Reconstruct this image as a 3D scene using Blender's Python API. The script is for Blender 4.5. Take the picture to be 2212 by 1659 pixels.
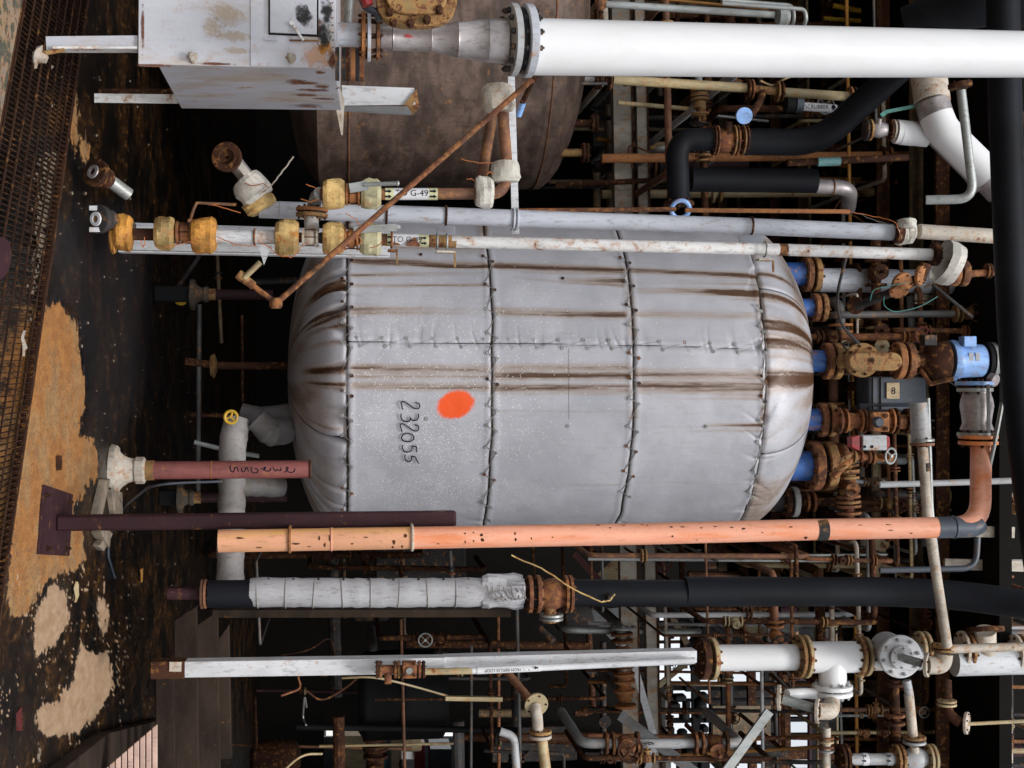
import bpy, math, random
import numpy as np
from mathutils import Vector as V, Matrix, Quaternion
random.seed(7)
D = bpy.data
for o in list(D.objects): D.objects.remove(o)
S = bpy.context.scene
COL = S.collection
PI = math.pi
# ------------------------------------------------------------------ camera
FPX = 3000.0
PITCH = math.atan(356 / FPX)
EYE = V((0, 0, 1.6))
FW = V((0, math.cos(PITCH), math.sin(PITCH)))
UP = V((0, -math.sin(PITCH), math.cos(PITCH)))
cd = D.cameras.new('camera'); cam = D.objects.new('camera', cd); COL.objects.link(cam)
cd.sensor_width = 36; cd.lens = 36 * FPX / 2212; cd.clip_end = 400; cd.clip_start = .1
m = Matrix.Identity(4)
for i in range(3):
    m[i][0] = UP[i]; m[i][1] = (-1, 0, 0)[i]; m[i][2] = -FW[i]; m[i][3] = EYE[i]
cam.matrix_world = m
S.camera = cam
# ------------------------------------------------------------------ light
w = D.worlds.new('World'); S.world = w; w.use_nodes = True
nt = w.node_tree; bg = nt.nodes['Background']
sky = nt.nodes.new('ShaderNodeTexSky'); sky.sky_type = 'NISHITA'; sky.sun_disc = False
SUN_EL, SUN_AZ = math.radians(52), math.radians(8)      # azimuth off the -Y axis, towards +X
sky.sun_elevation = SUN_EL; sky.sun_rotation = math.radians(180) - SUN_AZ
sky.air_density = 1.0; sky.dust_density = 0.5; sky.ozone_density = 1.0
bg.inputs[1].default_value = 0.115
hs = nt.nodes.new('ShaderNodeHueSaturation'); hs.inputs['Saturation'].default_value = .2     # overcast: nearly colourless
nt.links.new(sky.outputs[0], hs.inputs['Color']); nt.links.new(hs.outputs[0], bg.inputs[0])
sl = D.lights.new('sun', 'SUN'); sun = D.objects.new('sun', sl); COL.objects.link(sun)
sl.energy = 1.5; sl.angle = math.radians(20); sl.color = (1, .975, .95)
sd = V((math.sin(SUN_AZ) * math.cos(SUN_EL), -math.cos(SUN_AZ) * math.cos(SUN_EL), math.sin(SUN_EL)))
sun.rotation_euler = sd.to_track_quat('Z', 'Y').to_euler()
vs = S.view_settings; vs.view_transform = 'Standard'; vs.look = 'None'; vs.gamma = 1; vs.use_curve_mapping = False
vs.exposure = 0.7
S.render.engine = 'CYCLES'
try:
    S.cycles.max_bounces = 6; S.cycles.diffuse_bounces = 3; S.cycles.use_denoising = True
except Exception: pass
# ------------------------------------------------------------------ pixel <-> place (2212 x 1659 picture units)
def ray(px, py):
    return FW + UP * ((px - 1106) / FPX) + V((1, 0, 0)) * ((py - 829.5) / FPX)
def P(px, py, Y):
    d = ray(px, py); return EYE + d * (Y / d.y)
def G(px, py, z=0.0):
    d = ray(px, py); return EYE + d * ((z - EYE.z) / d.z)
def mm(n, Y): return n / FPX * Y
def proj(v):
    r = V(v) - EYE; t = r.dot(FW)
    return 1106 + FPX * r.dot(UP) / t, 829.5 + FPX * r.x / t
AX, AY, AZ = V((1, 0, 0)), V((0, 1, 0)), V((0, 0, 1))
# ------------------------------------------------------------------ numpy noise
def _h(i, j, s):
    n = np.sin(i * 127.1 + j * 311.7 + s * 74.7) * 43758.5453
    return n - np.floor(n)
def vn(x, y, s=0):
    x = np.asarray(x, float); y = np.asarray(y, float)
    i = np.floor(x); j = np.floor(y); u = x - i; v = y - j
    u = u * u * (3 - 2 * u); v = v * v * (3 - 2 * v)
    a = _h(i, j, s); b = _h(i + 1, j, s); c = _h(i, j + 1, s); d = _h(i + 1, j + 1, s)
    return (a * (1 - u) + b * u) * (1 - v) + (c * (1 - u) + d * u) * v
def fbm(x, y, s=0, o=4):
    r = 0; a = .5; k = 1
    for q in range(o):
        r = r + a * vn(np.asarray(x) * k, np.asarray(y) * k, s + q * 9); a *= .5; k *= 2.03
    return r / (1 - .5 ** o)
def sst(a, b, x):
    t = np.clip((np.asarray(x, float) - a) / (b - a), 0, 1); return t * t * (3 - 2 * t)
# ------------------------------------------------------------------ materials
MATS = {}
def nd(nt, t, **k):
    n = nt.nodes.new(t)
    for a, b in k.items(): setattr(n, a, b)
    return n
def base_mat(name):
    m = D.materials.new(name); m.use_nodes = True; nt = m.node_tree
    return m, nt, nt.nodes['Principled BSDF']
def mix(nt, fac, a, b, bt='MIX'):
    n = nd(nt, 'ShaderNodeMix', data_type='RGBA', blend_type=bt)
    for s, v in ((n.inputs[0], fac), (n.inputs[6], a), (n.inputs[7], b)):
        if isinstance(v, (int, float)): s.default_value = v
        elif isinstance(v, tuple): s.default_value = (*v[:3], 1)
        else: nt.links.new(v, s)
    return n.outputs[2]
def ramp(nt, f, a, b):
    n = nd(nt, 'ShaderNodeMapRange', interpolation_type='SMOOTHSTEP')
    nt.links.new(f, n.inputs[0]); n.inputs[1].default_value = a; n.inputs[2].default_value = b
    return n.outputs[0]
def coords(nt, sc=(1, 1, 1)):
    tc = nd(nt, 'ShaderNodeTexCoord'); oi = nd(nt, 'ShaderNodeObjectInfo')
    ad = nd(nt, 'ShaderNodeVectorMath', operation='ADD')
    ml = nd(nt, 'ShaderNodeMath', operation='MULTIPLY'); ml.inputs[1].default_value = 37
    nt.links.new(oi.outputs['Random'], ml.inputs[0])
    nt.links.new(tc.outputs['Object'], ad.inputs[0]); nt.links.new(ml.outputs[0], ad.inputs[1])
    mp = nd(nt, 'ShaderNodeMapping'); mp.inputs['Scale'].default_value = sc
    nt.links.new(ad.outputs[0], mp.inputs[0]); return mp.outputs[0]
def noise(nt, vec, sc, det=5, rough=.6):
    n = nd(nt, 'ShaderNodeTexNoise'); n.inputs['Scale'].default_value = sc
    n.inputs['Detail'].default_value = det; n.inputs['Roughness'].default_value = rough
    nt.links.new(vec, n.inputs['Vector']); return n.outputs[0]
def mth(nt, op, a, b):
    n = nd(nt, 'ShaderNodeMath', operation=op)
    for s, v in ((n.inputs[0], a), (n.inputs[1], b)):
        if isinstance(v, (int, float)): s.default_value = v
        else: nt.links.new(v, s)
    return n.outputs[0]
def paint(name, c, rust=.3, rc=(.15, .05, .016), rough=.5, metal=0, bump=.15, var=.18, sc=9, streak=(1, 1, .35), grime=.3, gc=(.12, .08, .045), wear=.4):
    if max(c) < .06: gc = tuple(x * 1.8 for x in c)
    m, nt, bs = base_mat(name)
    co = coords(nt, streak); co2 = coords(nt)
    n1 = noise(nt, co, sc * .35, 4); n2 = noise(nt, co2, sc * 1.5, 8, .68); n3 = noise(nt, co2, sc * 9, 4, .7)
    dark = tuple(x * (1 - var * 1.6) for x in c); lite = tuple(min(1, x * (1 + var)) for x in c)
    col = mix(nt, ramp(nt, n1, .35, .65), dark, lite)
    if grime: col = mix(nt, mth(nt, 'MULTIPLY', ramp(nt, noise(nt, co, sc * .8, 7, .7), .47, .64), grime), col, gc)
    n4 = noise(nt, coords(nt, (1, 1, .22)), sc * 5, 6, .72)
    if wear:
        col = mix(nt, mth(nt, 'MULTIPLY', ramp(nt, n4, .53, .66), wear), col, tuple(x * .35 for x in gc))
        col = mix(nt, mth(nt, 'MULTIPLY', ramp(nt, n3, .62, .68), wear), col, (.03, .02, .015))
    bumph = n2
    if rust > 0:
        t = .76 - .28 * rust
        f = ramp(nt, n2, t, t + .05)
        f2 = ramp(nt, n3, .78 - .2 * rust, .8 - .2 * rust + .03)
        rcol = mix(nt, ramp(nt, n3, .4, .62), rc, tuple(min(1, x * 2.3) for x in rc))
        halo = mth(nt, 'MULTIPLY', ramp(nt, n2, t - .12, t), .5)
        col = mix(nt, halo, col, (.45, .2, .055))
        col = mix(nt, mth(nt, 'MAXIMUM', f, mth(nt, 'MULTIPLY', f2, .8)), col, rcol)
        rr = nd(nt, 'ShaderNodeMapRange'); nt.links.new(f, rr.inputs[0]); rr.inputs[3].default_value = rough; rr.inputs[4].default_value = .9
        nt.links.new(rr.outputs[0], bs.inputs['Roughness'])
        bumph = mth(nt, 'SUBTRACT', n3, mth(nt, 'MULTIPLY', f, 1.5))
    else: bs.inputs['Roughness'].default_value = rough
    nt.links.new(col, bs.inputs['Base Color']); bs.inputs['Metallic'].default_value = metal
    if max(c) < .06: bs.inputs['Specular IOR Level'].default_value = .18
    bp = nd(nt, 'ShaderNodeBump'); bp.inputs['Strength'].default_value = bump; bp.inputs['Distance'].default_value = .01
    nt.links.new(bumph, bp.inputs['Height']); nt.links.new(bp.outputs[0], bs.inputs['Normal'])
    MATS[name] = m; return m
paint('white', (.78, .78, .79), .0, rough=.4, var=.03, grime=.1, gc=(.6, .52, .42), bump=.04, wear=.03)
paint('white_worn', (.66, .67, .69), .2, var=.07, grime=.22)
paint('white_flaky', (.72, .71, .7), .5, rc=(.09, .035, .025), var=.06, grime=.25)
paint('grey_blue', (.5, .52, .58), .2, var=.08, grime=.15, rough=.4)
paint('lilac_panel', (.56, .57, .63), .26, rc=(.28, .12, .04), var=.06, grime=.6, gc=(.46, .34, .2), rough=.35, sc=5, wear=.12)
paint('pale_grey', (.4, .41, .42), .3, var=.1, grime=.3)
paint('cream', (.45, .36, .2), .55, var=.2, grime=.3)
paint('rust', (.16, .055, .025), .6, rc=(.24, .085, .03), rough=.85, bump=.4, var=.35, sc=14)
paint('rust_orange', (.36, .14, .05), .6, rc=(.14, .05, .025), rough=.85, bump=.4, var=.3, sc=14)
paint('rust_dark', (.055, .022, .012), .4, rc=(.09, .035, .02), rough=.8, bump=.4, var=.3, sc=14)
paint('rust_yellow', (.28, .18, .07), .85, rc=(.1, .04, .018), rough=.75, bump=.35, var=.3, sc=12)
paint('brown_pipe', (.2, .085, .045), .45, rc=(.07, .03, .02), rough=.7, bump=.2, var=.3)
paint('blue_paint', (.035, .13, .42), .4, rough=.35, var=.2)
paint('blue_light', (.26, .46, .85), .3, rough=.35, var=.1)
paint('steel', (.42, .38, .38), .12, rc=(.2, .1, .06), metal=.55, rough=.42, var=.15, streak=(1, 1, 1))
paint('galv', (.36, .38, .37), .2, metal=.4, rough=.45, var=.15)
paint('dark_steel', (.035, .032, .032), .35, rc=(.1, .045, .025), rough=.6, var=.3)
paint('black_rubber', (.007, .0078, .011), 0, rough=.6, var=.25, grime=.3, gc=(.03, .03, .032), bump=.15, wear=.1)
paint('black', (.008, .008, .009), 0, rough=.7, var=.2, grime=0)
paint('maroon', (.04, .016, .02), .2, rc=(.09, .035, .022), rough=.6, var=.15, grime=.15)
paint('red_oxide', (.3, .095, .085), .22, rc=(.1, .035, .03), rough=.5, var=.15, grime=.25, gc=(.08, .03, .03))
paint('tape_yellow', (.66, .45, .17), .6, rc=(.5, .17, .03), rough=.6, bump=.6, var=.3, sc=10, streak=(1, 1, 1))
paint('tape_orange', (.66, .3, .05), .6, rc=(.4, .12, .03), rough=.7, bump=.7, var=.35, sc=14, streak=(1, 1, 1))
paint('tape_white', (.68, .65, .58), .12, rc=(.5, .36, .17), rough=.55, bump=.4, var=.08, grime=.2, gc=(.4, .3, .17))
paint('tape_green', (.6, .56, .34), .3, rc=(.06, .33, .16), rough=.6, bump=.5, var=.15, sc=6, streak=(1, 1, 1))
paint('wire_orange', (.5, .15, .04), 0, rough=.6)
paint('wire_grey', (.25, .24, .23), 0, rough=.4, metal=.5)
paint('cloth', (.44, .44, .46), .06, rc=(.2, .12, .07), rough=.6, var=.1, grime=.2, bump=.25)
paint('cloth_dim', (.3, .28, .27), .15, rc=(.12, .08, .05), rough=.65, var=.2, grime=.4, bump=.3)  # cloth darkened: shade under the tank is in this colour and in cloth_shade
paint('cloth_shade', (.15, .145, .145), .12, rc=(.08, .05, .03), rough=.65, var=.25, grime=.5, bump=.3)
paint('teal', (.05, .24, .2), .1, rough=.4)
paint('teal_light', (.2, .42, .42), .1, rough=.4)
paint('red', (.28, .015, .02), .1, rough=.4)
paint('yellow', (.62, .38, .03), .15, rough=.4)
paint('amber', (.5, .22, .04), .2, rough=.6)
paint('beige', (.6, .46, .28), .2, rough=.7)
paint('cyan', (.05, .36, .42), .1, rough=.5)
paint('timber', (.035, .023, .016), .05, rc=(.02, .013, .01), rough=.85, bump=.4, var=.3, streak=(.3, 1, 1))
paint('pink_sheet', (.62, .42, .34), .2, rough=.6, var=.12, grime=.25, gc=(.3, .2, .14))
paint('stone_pale', (.3, .24, .18), .3, rough=.85, bump=.6, var=.2, sc=20)
paint('bell_dim', (.08, .065, .05), .5, rc=(.06, .03, .02), rough=.8, bump=.3)  # darker copy of bell_white, with the rear legs' shade put into the colour
paint('bell_white', (.56, .5, .42), .5, rc=(.12, .06, .045), rough=.7, bump=.3, var=.12, sc=14)
paint('beam_grey', (.42, .38, .32), .5, rc=(.09, .045, .025), rough=.75, var=.2, grime=.5)
paint('dim_cream', (.16, .12, .07), .5, var=.3, grime=.5)  # cream darkened so its colour carries the rack's shade; dim_grey likewise
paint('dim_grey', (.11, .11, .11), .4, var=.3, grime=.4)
paint('orange_worn', (.84, .41, .23), .25, rc=(.04, .018, .012), rough=.5, var=.14, grime=.8, gc=(.78, .42, .1), bump=.1, sc=9, streak=(1, 1, .18))
paint('bar_rust', (.04, .018, .01), .3, rc=(.09, .035, .015), rough=.8, var=.3)
paint('ink', (.012, .014, .03), 0, rough=1, grime=0, wear=0, bump=0)
paint('label_white', (.75, .75, .77), .0, rough=.4, var=.04, grime=.1, wear=.1)
paint('label_yellow', (.62, .6, .35), .0, rough=.4, var=.08, grime=.2)
paint('navy', (.02, .045, .13), .1, rough=.5)
paint('dull_red', (.12, .015, .015), .2, rough=.6)
paint('slate', (.06, .075, .1), .15, rough=.4, var=.2)
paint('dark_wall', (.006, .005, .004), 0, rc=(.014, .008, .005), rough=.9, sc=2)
paint('ribbed_orange', (.4, .2, .06), .4, rough=.7)
paint('concrete_mossy', (.2, .18, .15), .9, rc=(.05, .05, .035), rough=.9, bump=.6, var=.3, sc=7, gc=(.3, .25, .08), grime=.5, streak=(1, 1, 1))
# vessel of bare weathered steel
paint('vessel_brown', (.15, .1, .078), .2, rc=(.15, .11, .09), rough=.65, metal=.1, var=.3, sc=7, grime=.6, gc=(.05, .03, .02), bump=.12, streak=(1, 1, 2.2))
# orange lacquered pipe
paint('orange_pipe', (.86, .39, .25), .2, rc=(.04, .018, .012), rough=.45, var=.1, grime=.8, gc=(.78, .22, .06), bump=.15, sc=9, streak=(1, 1, .12), wear=.25)
paint('orange_deep', (.75, .24, .07), .15, rc=(.05, .02, .012), rough=.45, var=.12, grime=.2)
M_ = MATS
# ------------------------------------------------------------------ mesh builder
ORG = {}
class B:
    def __init__(s): s.v = []; s.f = []
    def ring(s, c, u, w, r, n): 
        i = len(s.v)
        for k in range(n):
            a = 2 * PI * k / n; s.v.append(c + u * (r * math.cos(a)) + w * (r * math.sin(a)))
        return i
    def tube(s, pts, r, n=14, cap=True):
        pts = [V(p) for p in pts]; L = len(pts)
        rs = r if isinstance(r, (list, tuple)) else [r] * L
        t0 = (pts[1] - pts[0]).normalized(); u = t0.orthogonal().normalized(); prev = None; rings = []
        for i, p in enumerate(pts):
            if i == 0: t = t0
            elif i == L - 1: t = (pts[-1] - pts[-2]).normalized()
            else:
                t = ((pts[i] - pts[i - 1]).normalized() + (pts[i + 1] - pts[i]).normalized())
                t = t.normalized() if t.length > 1e-6 else t0
            u = (u - t * u.dot(t)); u = u.normalized() if u.length > 1e-6 else t.orthogonal().normalized()
            rings.append(s.ring(p, u, t.cross(u), rs[i], n))
        for a, b in zip(rings, rings[1:]):
            for k in range(n):
                k2 = (k + 1) % n; s.f.append((a + k, a + k2, b + k2, b + k))
        if cap:
            s.f.append(tuple(rings[0] + k for k in range(n))[::-1]); s.f.append(tuple(rings[-1] + k for k in range(n)))
        return s
    def lathe(s, p, d, prof, n=28, cap=True, jit=0, seed=0):
        d = V(d).normalized(); u = d.orthogonal().normalized(); w = d.cross(u); p = V(p); rings = []
        rg = random.Random(seed)
        for q, (t, r) in enumerate(prof):
            i = len(s.v); rings.append(i)
            for k in range(n):
                a = 2 * PI * k / n; rr = r; tt = t
                if jit:
                    rr = r * (1 + jit * (rg.random() - .5) + jit * .8 * math.sin(a * 3 + seed + q * .7)); tt = t + jit * r * .5 * (rg.random() - .5)
                s.v.append(p + d * tt + u * (rr * math.cos(a)) + w * (rr * math.sin(a)))
        for a, b in zip(rings, rings[1:]):
            for k in range(n):
                k2 = (k + 1) % n; s.f.append((a + k, a + k2, b + k2, b + k))
        if cap:
            s.f.append(tuple(rings[0] + k for k in range(n))[::-1]); s.f.append(tuple(rings[-1] + k for k in range(n)))
        return s
    def hexa(s, q):
        i = len(s.v); s.v += [V(x) for x in q]
        s.f += [(i, i + 3, i + 2, i + 1), (i + 4, i + 5, i + 6, i + 7)] + [(i + k, i + (k + 1) % 4, i + 4 + (k + 1) % 4, i + 4 + k) for k in range(4)]
        return s
    def box(s, c, h, ax=None):
        ax = ax or (AX, AY, AZ); c = V(c)
        e = [ax[k].normalized() * h[k] for k in range(3)]
        lo = [c - e[0] - e[1] - e[2], c + e[0] - e[1] - e[2], c + e[0] + e[1] - e[2], c - e[0] + e[1] - e[2]]
        return s.hexa(lo + [q + e[2] * 2 for q in lo])
    def beam(s, a, b, wd, th, side=AX):
        a = V(a); b = V(b); d = (b - a); L = d.length; d.normalize()
        u = (side - d * side.dot(d)).normalized(); w = d.cross(u)
        return s.box((a + b) / 2, (wd / 2, th / 2, L / 2), (u, w, d))
    def prism(s, poly, ext):
        i = len(s.v); n = len(poly); s.v += [V(p) for p in poly] + [V(p) + V(ext) for p in poly]
        s.f.append(tuple(range(i, i + n))); s.f.append(tuple(range(i + n, i + 2 * n))[::-1])
        for k in range(n): s.f.append((i + k, i + n + k, i + n + (k + 1) % n, i + (k + 1) % n))
        return s
    def torus(s, p, d, R, r, n=28, k=8):
        d = V(d).normalized(); u = d.orthogonal().normalized(); w = d.cross(u); p = V(p)
        i0 = len(s.v)
        for a in range(n):
            A = 2 * PI * a / n; e = u * math.cos(A) + w * math.sin(A)
            for b in range(k):
                Bq = 2 * PI * b / k; s.v.append(p + e * (R + r * math.cos(Bq)) + d * (r * math.sin(Bq)))
        for a in range(n):
            for b in range(k):
                a2 = (a + 1) % n; b2 = (b + 1) % k
                s.f.append((i0 + a * k + b, i0 + a2 * k + b, i0 + a2 * k + b2, i0 + a * k + b2))
        return s
    def mesh(s, name, mat, o, ang=35, bevel=0):
        me = D.meshes.new(name); me.from_pydata([tuple(x - o) for x in s.v], [], s.f)
        import bmesh
        bm = bmesh.new(); bm.from_mesh(me); bmesh.ops.recalc_face_normals(bm, faces=bm.faces); bm.to_mesh(me); bm.free()
        me.materials.append(mat if not isinstance(mat, str) else M_[mat])
        me.polygons.foreach_set('use_smooth', [True] * len(me.polygons))
        me.set_sharp_from_angle(angle=math.radians(ang)); me.update()
        return me
    def part(s, name, mat, parent, label=None, ang=35, bevel=0, kind=None):
        o = ORG[parent.name]
        ob = D.objects.new(name, s.mesh(name, mat, o, ang)); COL.objects.link(ob); ob.parent = parent; ORG[ob.name] = o
        if label: ob['label'] = label
        if kind: ob['kind'] = kind
        if bevel: bv(ob, bevel)
        return ob
    def top(s, name, mat, label=None, cat=None, group=None, kind=None, ang=35, bevel=0):
        lo = V((min(q.x for q in s.v), min(q.y for q in s.v), min(q.z for q in s.v))); hi = V((max(q.x for q in s.v), max(q.y for q in s.v), 0))
        o = V(((lo.x + hi.x) / 2, (lo.y + hi.y) / 2, lo.z))
        ob = D.objects.new(name, s.mesh(name, mat, o, ang)); COL.objects.link(ob); ob.location = o; ORG[ob.name] = o
        meta(ob, label, cat, group, kind)
        if bevel: bv(ob, bevel)
        return ob
def bv(ob, w_):
    md = ob.modifiers.new('bevel', 'BEVEL'); md.width = w_; md.segments = 2; md.limit_method = 'ANGLE'
def meta(ob, label=None, cat=None, group=None, kind=None):
    for k, v in (('label', label), ('category', cat), ('group', group), ('kind', kind)):
        if v: ob[k] = v
def T(name, label, cat, loc, group=None):
    o = D.objects.new(name, None); COL.objects.link(o); o.location = loc; o.empty_display_size = .1
    ORG[o.name] = V(loc); meta(o, label, cat, group); return o
def bend(pts, R, n=7):
    pts = [V(p) for p in pts]; out = [pts[0]]
    for i in range(1, len(pts) - 1):
        a, b, c = pts[i - 1], pts[i], pts[i + 1]
        d1 = (a - b); d2 = (c - b); k = min(R, d1.length * .49, d2.length * .49)
        q0 = b + d1.normalized() * k; q1 = b + d2.normalized() * k
        for j in range(n + 1):
            t = j / n; out.append(q0 * (1 - t) ** 2 + b * 2 * t * (1 - t) + q1 * t * t)
    out.append(pts[-1]); return out
def pp(*l): return [P(*q) for q in l]
def pipe(parent, pts, rpx, mat, name='pipe', R=None, n=18, label=None, Yr=None):
    q = pp(*pts); r = mm(rpx, Yr or pts[0][2])
    return B().tube(bend(q, R if R is not None else r * 3), r, n).part(name, mat, parent, label)
def solo(name, label, cat, pts, rpx, mat, group=None, R=None, n=14):
    q = pp(*pts)
    if isinstance(rpx, tuple): r = [mm(rpx[0], pts[0][2]), mm(rpx[1], pts[-1][2])]; 
    else: r = mm(rpx, pts[0][2])
    path = q if isinstance(r, list) else bend(q, R if R is not None else r * 3)
    return B().tube(path, r, n).top(name, mat, label, cat, group)
BOLT = {}
def bolt_mesh(r, L, mat):
    k = (round(r, 4), round(L, 3), mat)
    if k not in BOLT:
        b = B(); hexr = r
        b.lathe(V((0, 0, -L / 2)), AZ, [(0, hexr), (r * 1.1, hexr)], 6); b.lathe(V((0, 0, L / 2 - r * 1.1)), AZ, [(0, hexr), (r * 1.1, hexr)], 6)
        b.lathe(V((0, 0, -L / 2 - r * .6)), AZ, [(0, r * .5), (L + r * 1.2, r * .5)], 6)
        BOLT[k] = b.mesh('bolt', mat, V((0, 0, 0)))
    return BOLT[k]
def bolts(parent, p, d, Rb, r, L, n, mat='rust_dark', ph=.2):
    me = bolt_mesh(r, L, mat); d = V(d).normalized(); u = d.orthogonal().normalized(); w_ = d.cross(u); o = ORG[parent.name]
    q = d.to_track_quat('Z', 'Y')
    for k in range(n):
        a = 2 * PI * k / n + ph
        ob = D.objects.new('bolt', me); COL.objects.link(ob); ob.parent = parent
        ob.location = p + (u * math.cos(a) + w_ * math.sin(a)) * Rb - o; ob.rotation_mode = 'QUATERNION'; ob.rotation_quaternion = q
def flange(parent, p, d, R, t, mat='rust', n=8, bm='rust_dark', pair=False, mat2=None, gap=None, bore=None, label=None):
    """disc flange centred on p, or a bolted pair of them"""
    p = V(p); d = V(d).normalized(); g = gap if gap is not None else t * .35
    def disc(c, mt):
        e = t * .12
        prof = [(-t / 2, R * .96), (-t / 2 + e, R), (t / 2 - e, R), (t / 2, R * .96)]
        return B().lathe(c, d, [(-t / 2 - .0005, .001)] + prof + [(t / 2 + .0005, .001)], 32, cap=False).part('flange', mt, parent, label)
    if pair:
        a = disc(p - d * (t / 2 + g / 2), mat); disc(p + d * (t / 2 + g / 2), mat2 or mat)
        B().lathe(p - d * g / 2, d, [(0, R * .8), (g, R * .8)], 24).part('gasket', 'black', parent)
        bolts(a, p, d, R * .82, R * .085, 2 * t + g + R * .22, n, bm)
    else:
        a = disc(p, mat); bolts(a, p, d, R * .82, R * .085, t + R * .2, n, bm)
    return a
def wrap(parent, p, d, R, L, mat, seed=0, label=None):
    prof = [(-L / 2, R * .7), (-L * .47, R * .86), (-L * .3, R * .99), (-L * .1, R * 1.03), (L * .1, R), (L * .3, R * 1.02), (L * .47, R * .86), (L / 2, R * .66)]
    return B().lathe(p, d, prof, 22, jit=.075, seed=seed).part('tape_wrap', mat, parent, label, ang=16)
def wirepath(pts, amp, seed=0, n=5):
    rg = random.Random(seed); out = []
    for a, b in zip(pts, pts[1:]):
        for k in range(n): 
            t = k / n; out.append(V(a).lerp(V(b), t) + V((rg.uniform(-amp, amp), rg.uniform(-amp, amp), rg.uniform(-amp, amp))))
    out.append(V(pts[-1])); return out
def ubolt(parent, p, d, R, r=.006, mat='rust', back=.12, name='u_bolt'):
    """U-bolt round a pipe with direction d, legs pointing to +Y"""
    d = V(d).normalized(); s = d.cross(AY).normalized()
    pts = [p + s * R + AY * back]
    for k in range(13):
        a = PI * k / 12; pts.append(p + s * (R * math.cos(a)) - AY * (R * math.sin(a)))
    pts.append(p - s * R + AY * back)
    return B().tube(pts, r, 8).part(name, mat, parent)
def wheel(parent, p, d, R, r, mat, spokes=4, name='hand_wheel'):
    b = B().torus(p, d, R, r); d = V(d).normalized(); u = d.orthogonal().normalized(); w_ = d.cross(u)
    for k in range(spokes):
        a = 2 * PI * k / spokes; b.tube([p, p + (u * math.cos(a) + w_ * math.sin(a)) * R], r * .7, 6)
    b.lathe(p - d * r * 1.5, d, [(0, R * .22), (r * 3, R * .22)], 10)
    return b.part(name, mat, parent)
def text(parent, s, p, right, upv, h, mat='ink', cyl=None, name='lettering', align='CENTER', xs=1.0):
    """raised flat lettering; cyl=(axis point, axis dir, radius) wraps it round a pipe"""
    cu = D.curves.new(name, 'FONT'); cu.body = s; cu.size = h; cu.align_x = align; cu.align_y = 'CENTER'; cu.resolution_u = 3
    tmp = D.objects.new('t', cu); COL.objects.link(tmp); dg = bpy.context.evaluated_depsgraph_get(); dg.update()
    me0 = D.meshes.new_from_object(tmp.evaluated_get(dg)); D.objects.remove(tmp)
    right = V(right).normalized(); upv = V(upv).normalized(); nrm = right.cross(upv)
    vs_ = []
    for v in me0.vertices:
        q = p + right * (v.co.x * xs) + upv * v.co.y
        if cyl:
            c, ad, r = cyl; ad = V(ad).normalized(); a = v.co.y / r
            ax = c + ad * (q - c).dot(ad); out = -AY - ad * (-AY).dot(ad); out.normalize(); sd_ = upv - ad * upv.dot(ad); sd_.normalize()
            q = ax + (out * math.cos(a) + sd_ * math.sin(a)) * (r + .0015)
        else: q = q + nrm * .001
        vs_.append(q)
    b = B(); b.v = vs_; b.f = [tuple(f.vertices) for f in me0.polygons]
    return b.part(name, mat, parent, label=None)
def sleeve(parent, a, b, r, mat, name='label_sleeve', n=20):
    return B().tube([a, b], r, n).part(name, mat, parent)
# ================================================================== SETTING
def struct(name, b, mat, ang=35):
    lo = b.top(name, mat, kind='structure', ang=ang); return lo
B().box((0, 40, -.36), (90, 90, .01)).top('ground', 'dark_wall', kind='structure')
# ---- oily concrete floor, finely tessellated, with its shaped patches of bare concrete
RE0, RE1 = G(250, -400), G(-86, 1950)       # rear edge of the trench
ED = (RE1 - RE0).normalized(); EN = V((-ED.y, ED.x, 0)); EN = EN if EN.y > 0 else -EN
rows = 200; colsn = 560
pys = np.linspace(-700, 2400, colsn)
def poly_sd(px, py, poly):
    """signed distance, positive inside"""
    d = np.full(px.shape, 1e9); ins = np.zeros(px.shape, bool); n = len(poly)
    for i in range(n):
        x0, y0 = poly[i]; x1, y1 = poly[(i + 1) % n]
        ex, ey = x1 - x0, y1 - y0; t = np.clip(((px - x0) * ex + (py - y0) * ey) / (ex * ex + ey * ey + 1e-9), 0, 1)
        d = np.minimum(d, np.hypot(px - x0 - ex * t, py - y0 - ey * t))
        c = ((y0 > py) != (y1 > py)) & (px < (x1 - x0) * (py - y0) / (y1 - y0 + 1e-12) + x0); ins ^= c
    return np.where(ins, d, -d)
OR1 = [(100, 662), (120, 652), (146, 676), (166, 695), (170, 760), (176, 790), (180, 830), (184, 880), (172, 905), (170, 935), (200, 950), (215, 1000), (205, 1035), (185, 1055), (172, 1080), (155, 1105), (172, 1120), (182, 1145), (186, 1200), (170, 1230), (110, 1250), (80, 1290), (55, 1330), (25, 1330), (10, 1250), (20, 1100), (40, 930), (50, 830), (58, 740)]
PA = [[(105, 1260), (125, 1258), (140, 1275), (152, 1310), (150, 1350), (130, 1380), (80, 1420), (72, 1395), (75, 1330), (90, 1290)],
      [(213, 1287), (228, 1300), (233, 1325), (230, 1365), (218, 1382), (207, 1350), (203, 1310)],
      [(175, 1390), (184, 1402), (205, 1412), (230, 1405), (240, 1440), (242, 1480), (225, 1530), (190, 1560), (170, 1585), (135, 1592), (85, 1588), (72, 1560), (75, 1535), (125, 1515), (150, 1470), (165, 1420)]]
OR2 = [(115, 130), (150, 150), (160, 210), (175, 290), (195, 330), (185, 345), (160, 320), (135, 290), (118, 240), (112, 180)]
GREY = [(120, 470), (260, 430), (330, 560), (330, 820), (260, 960), (190, 960), (170, 700), (120, 640)]
vx = []; pxg = np.zeros((rows, colsn)); pyg = np.zeros((rows, colsn))
pts = np.zeros((rows, colsn, 3))
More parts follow.
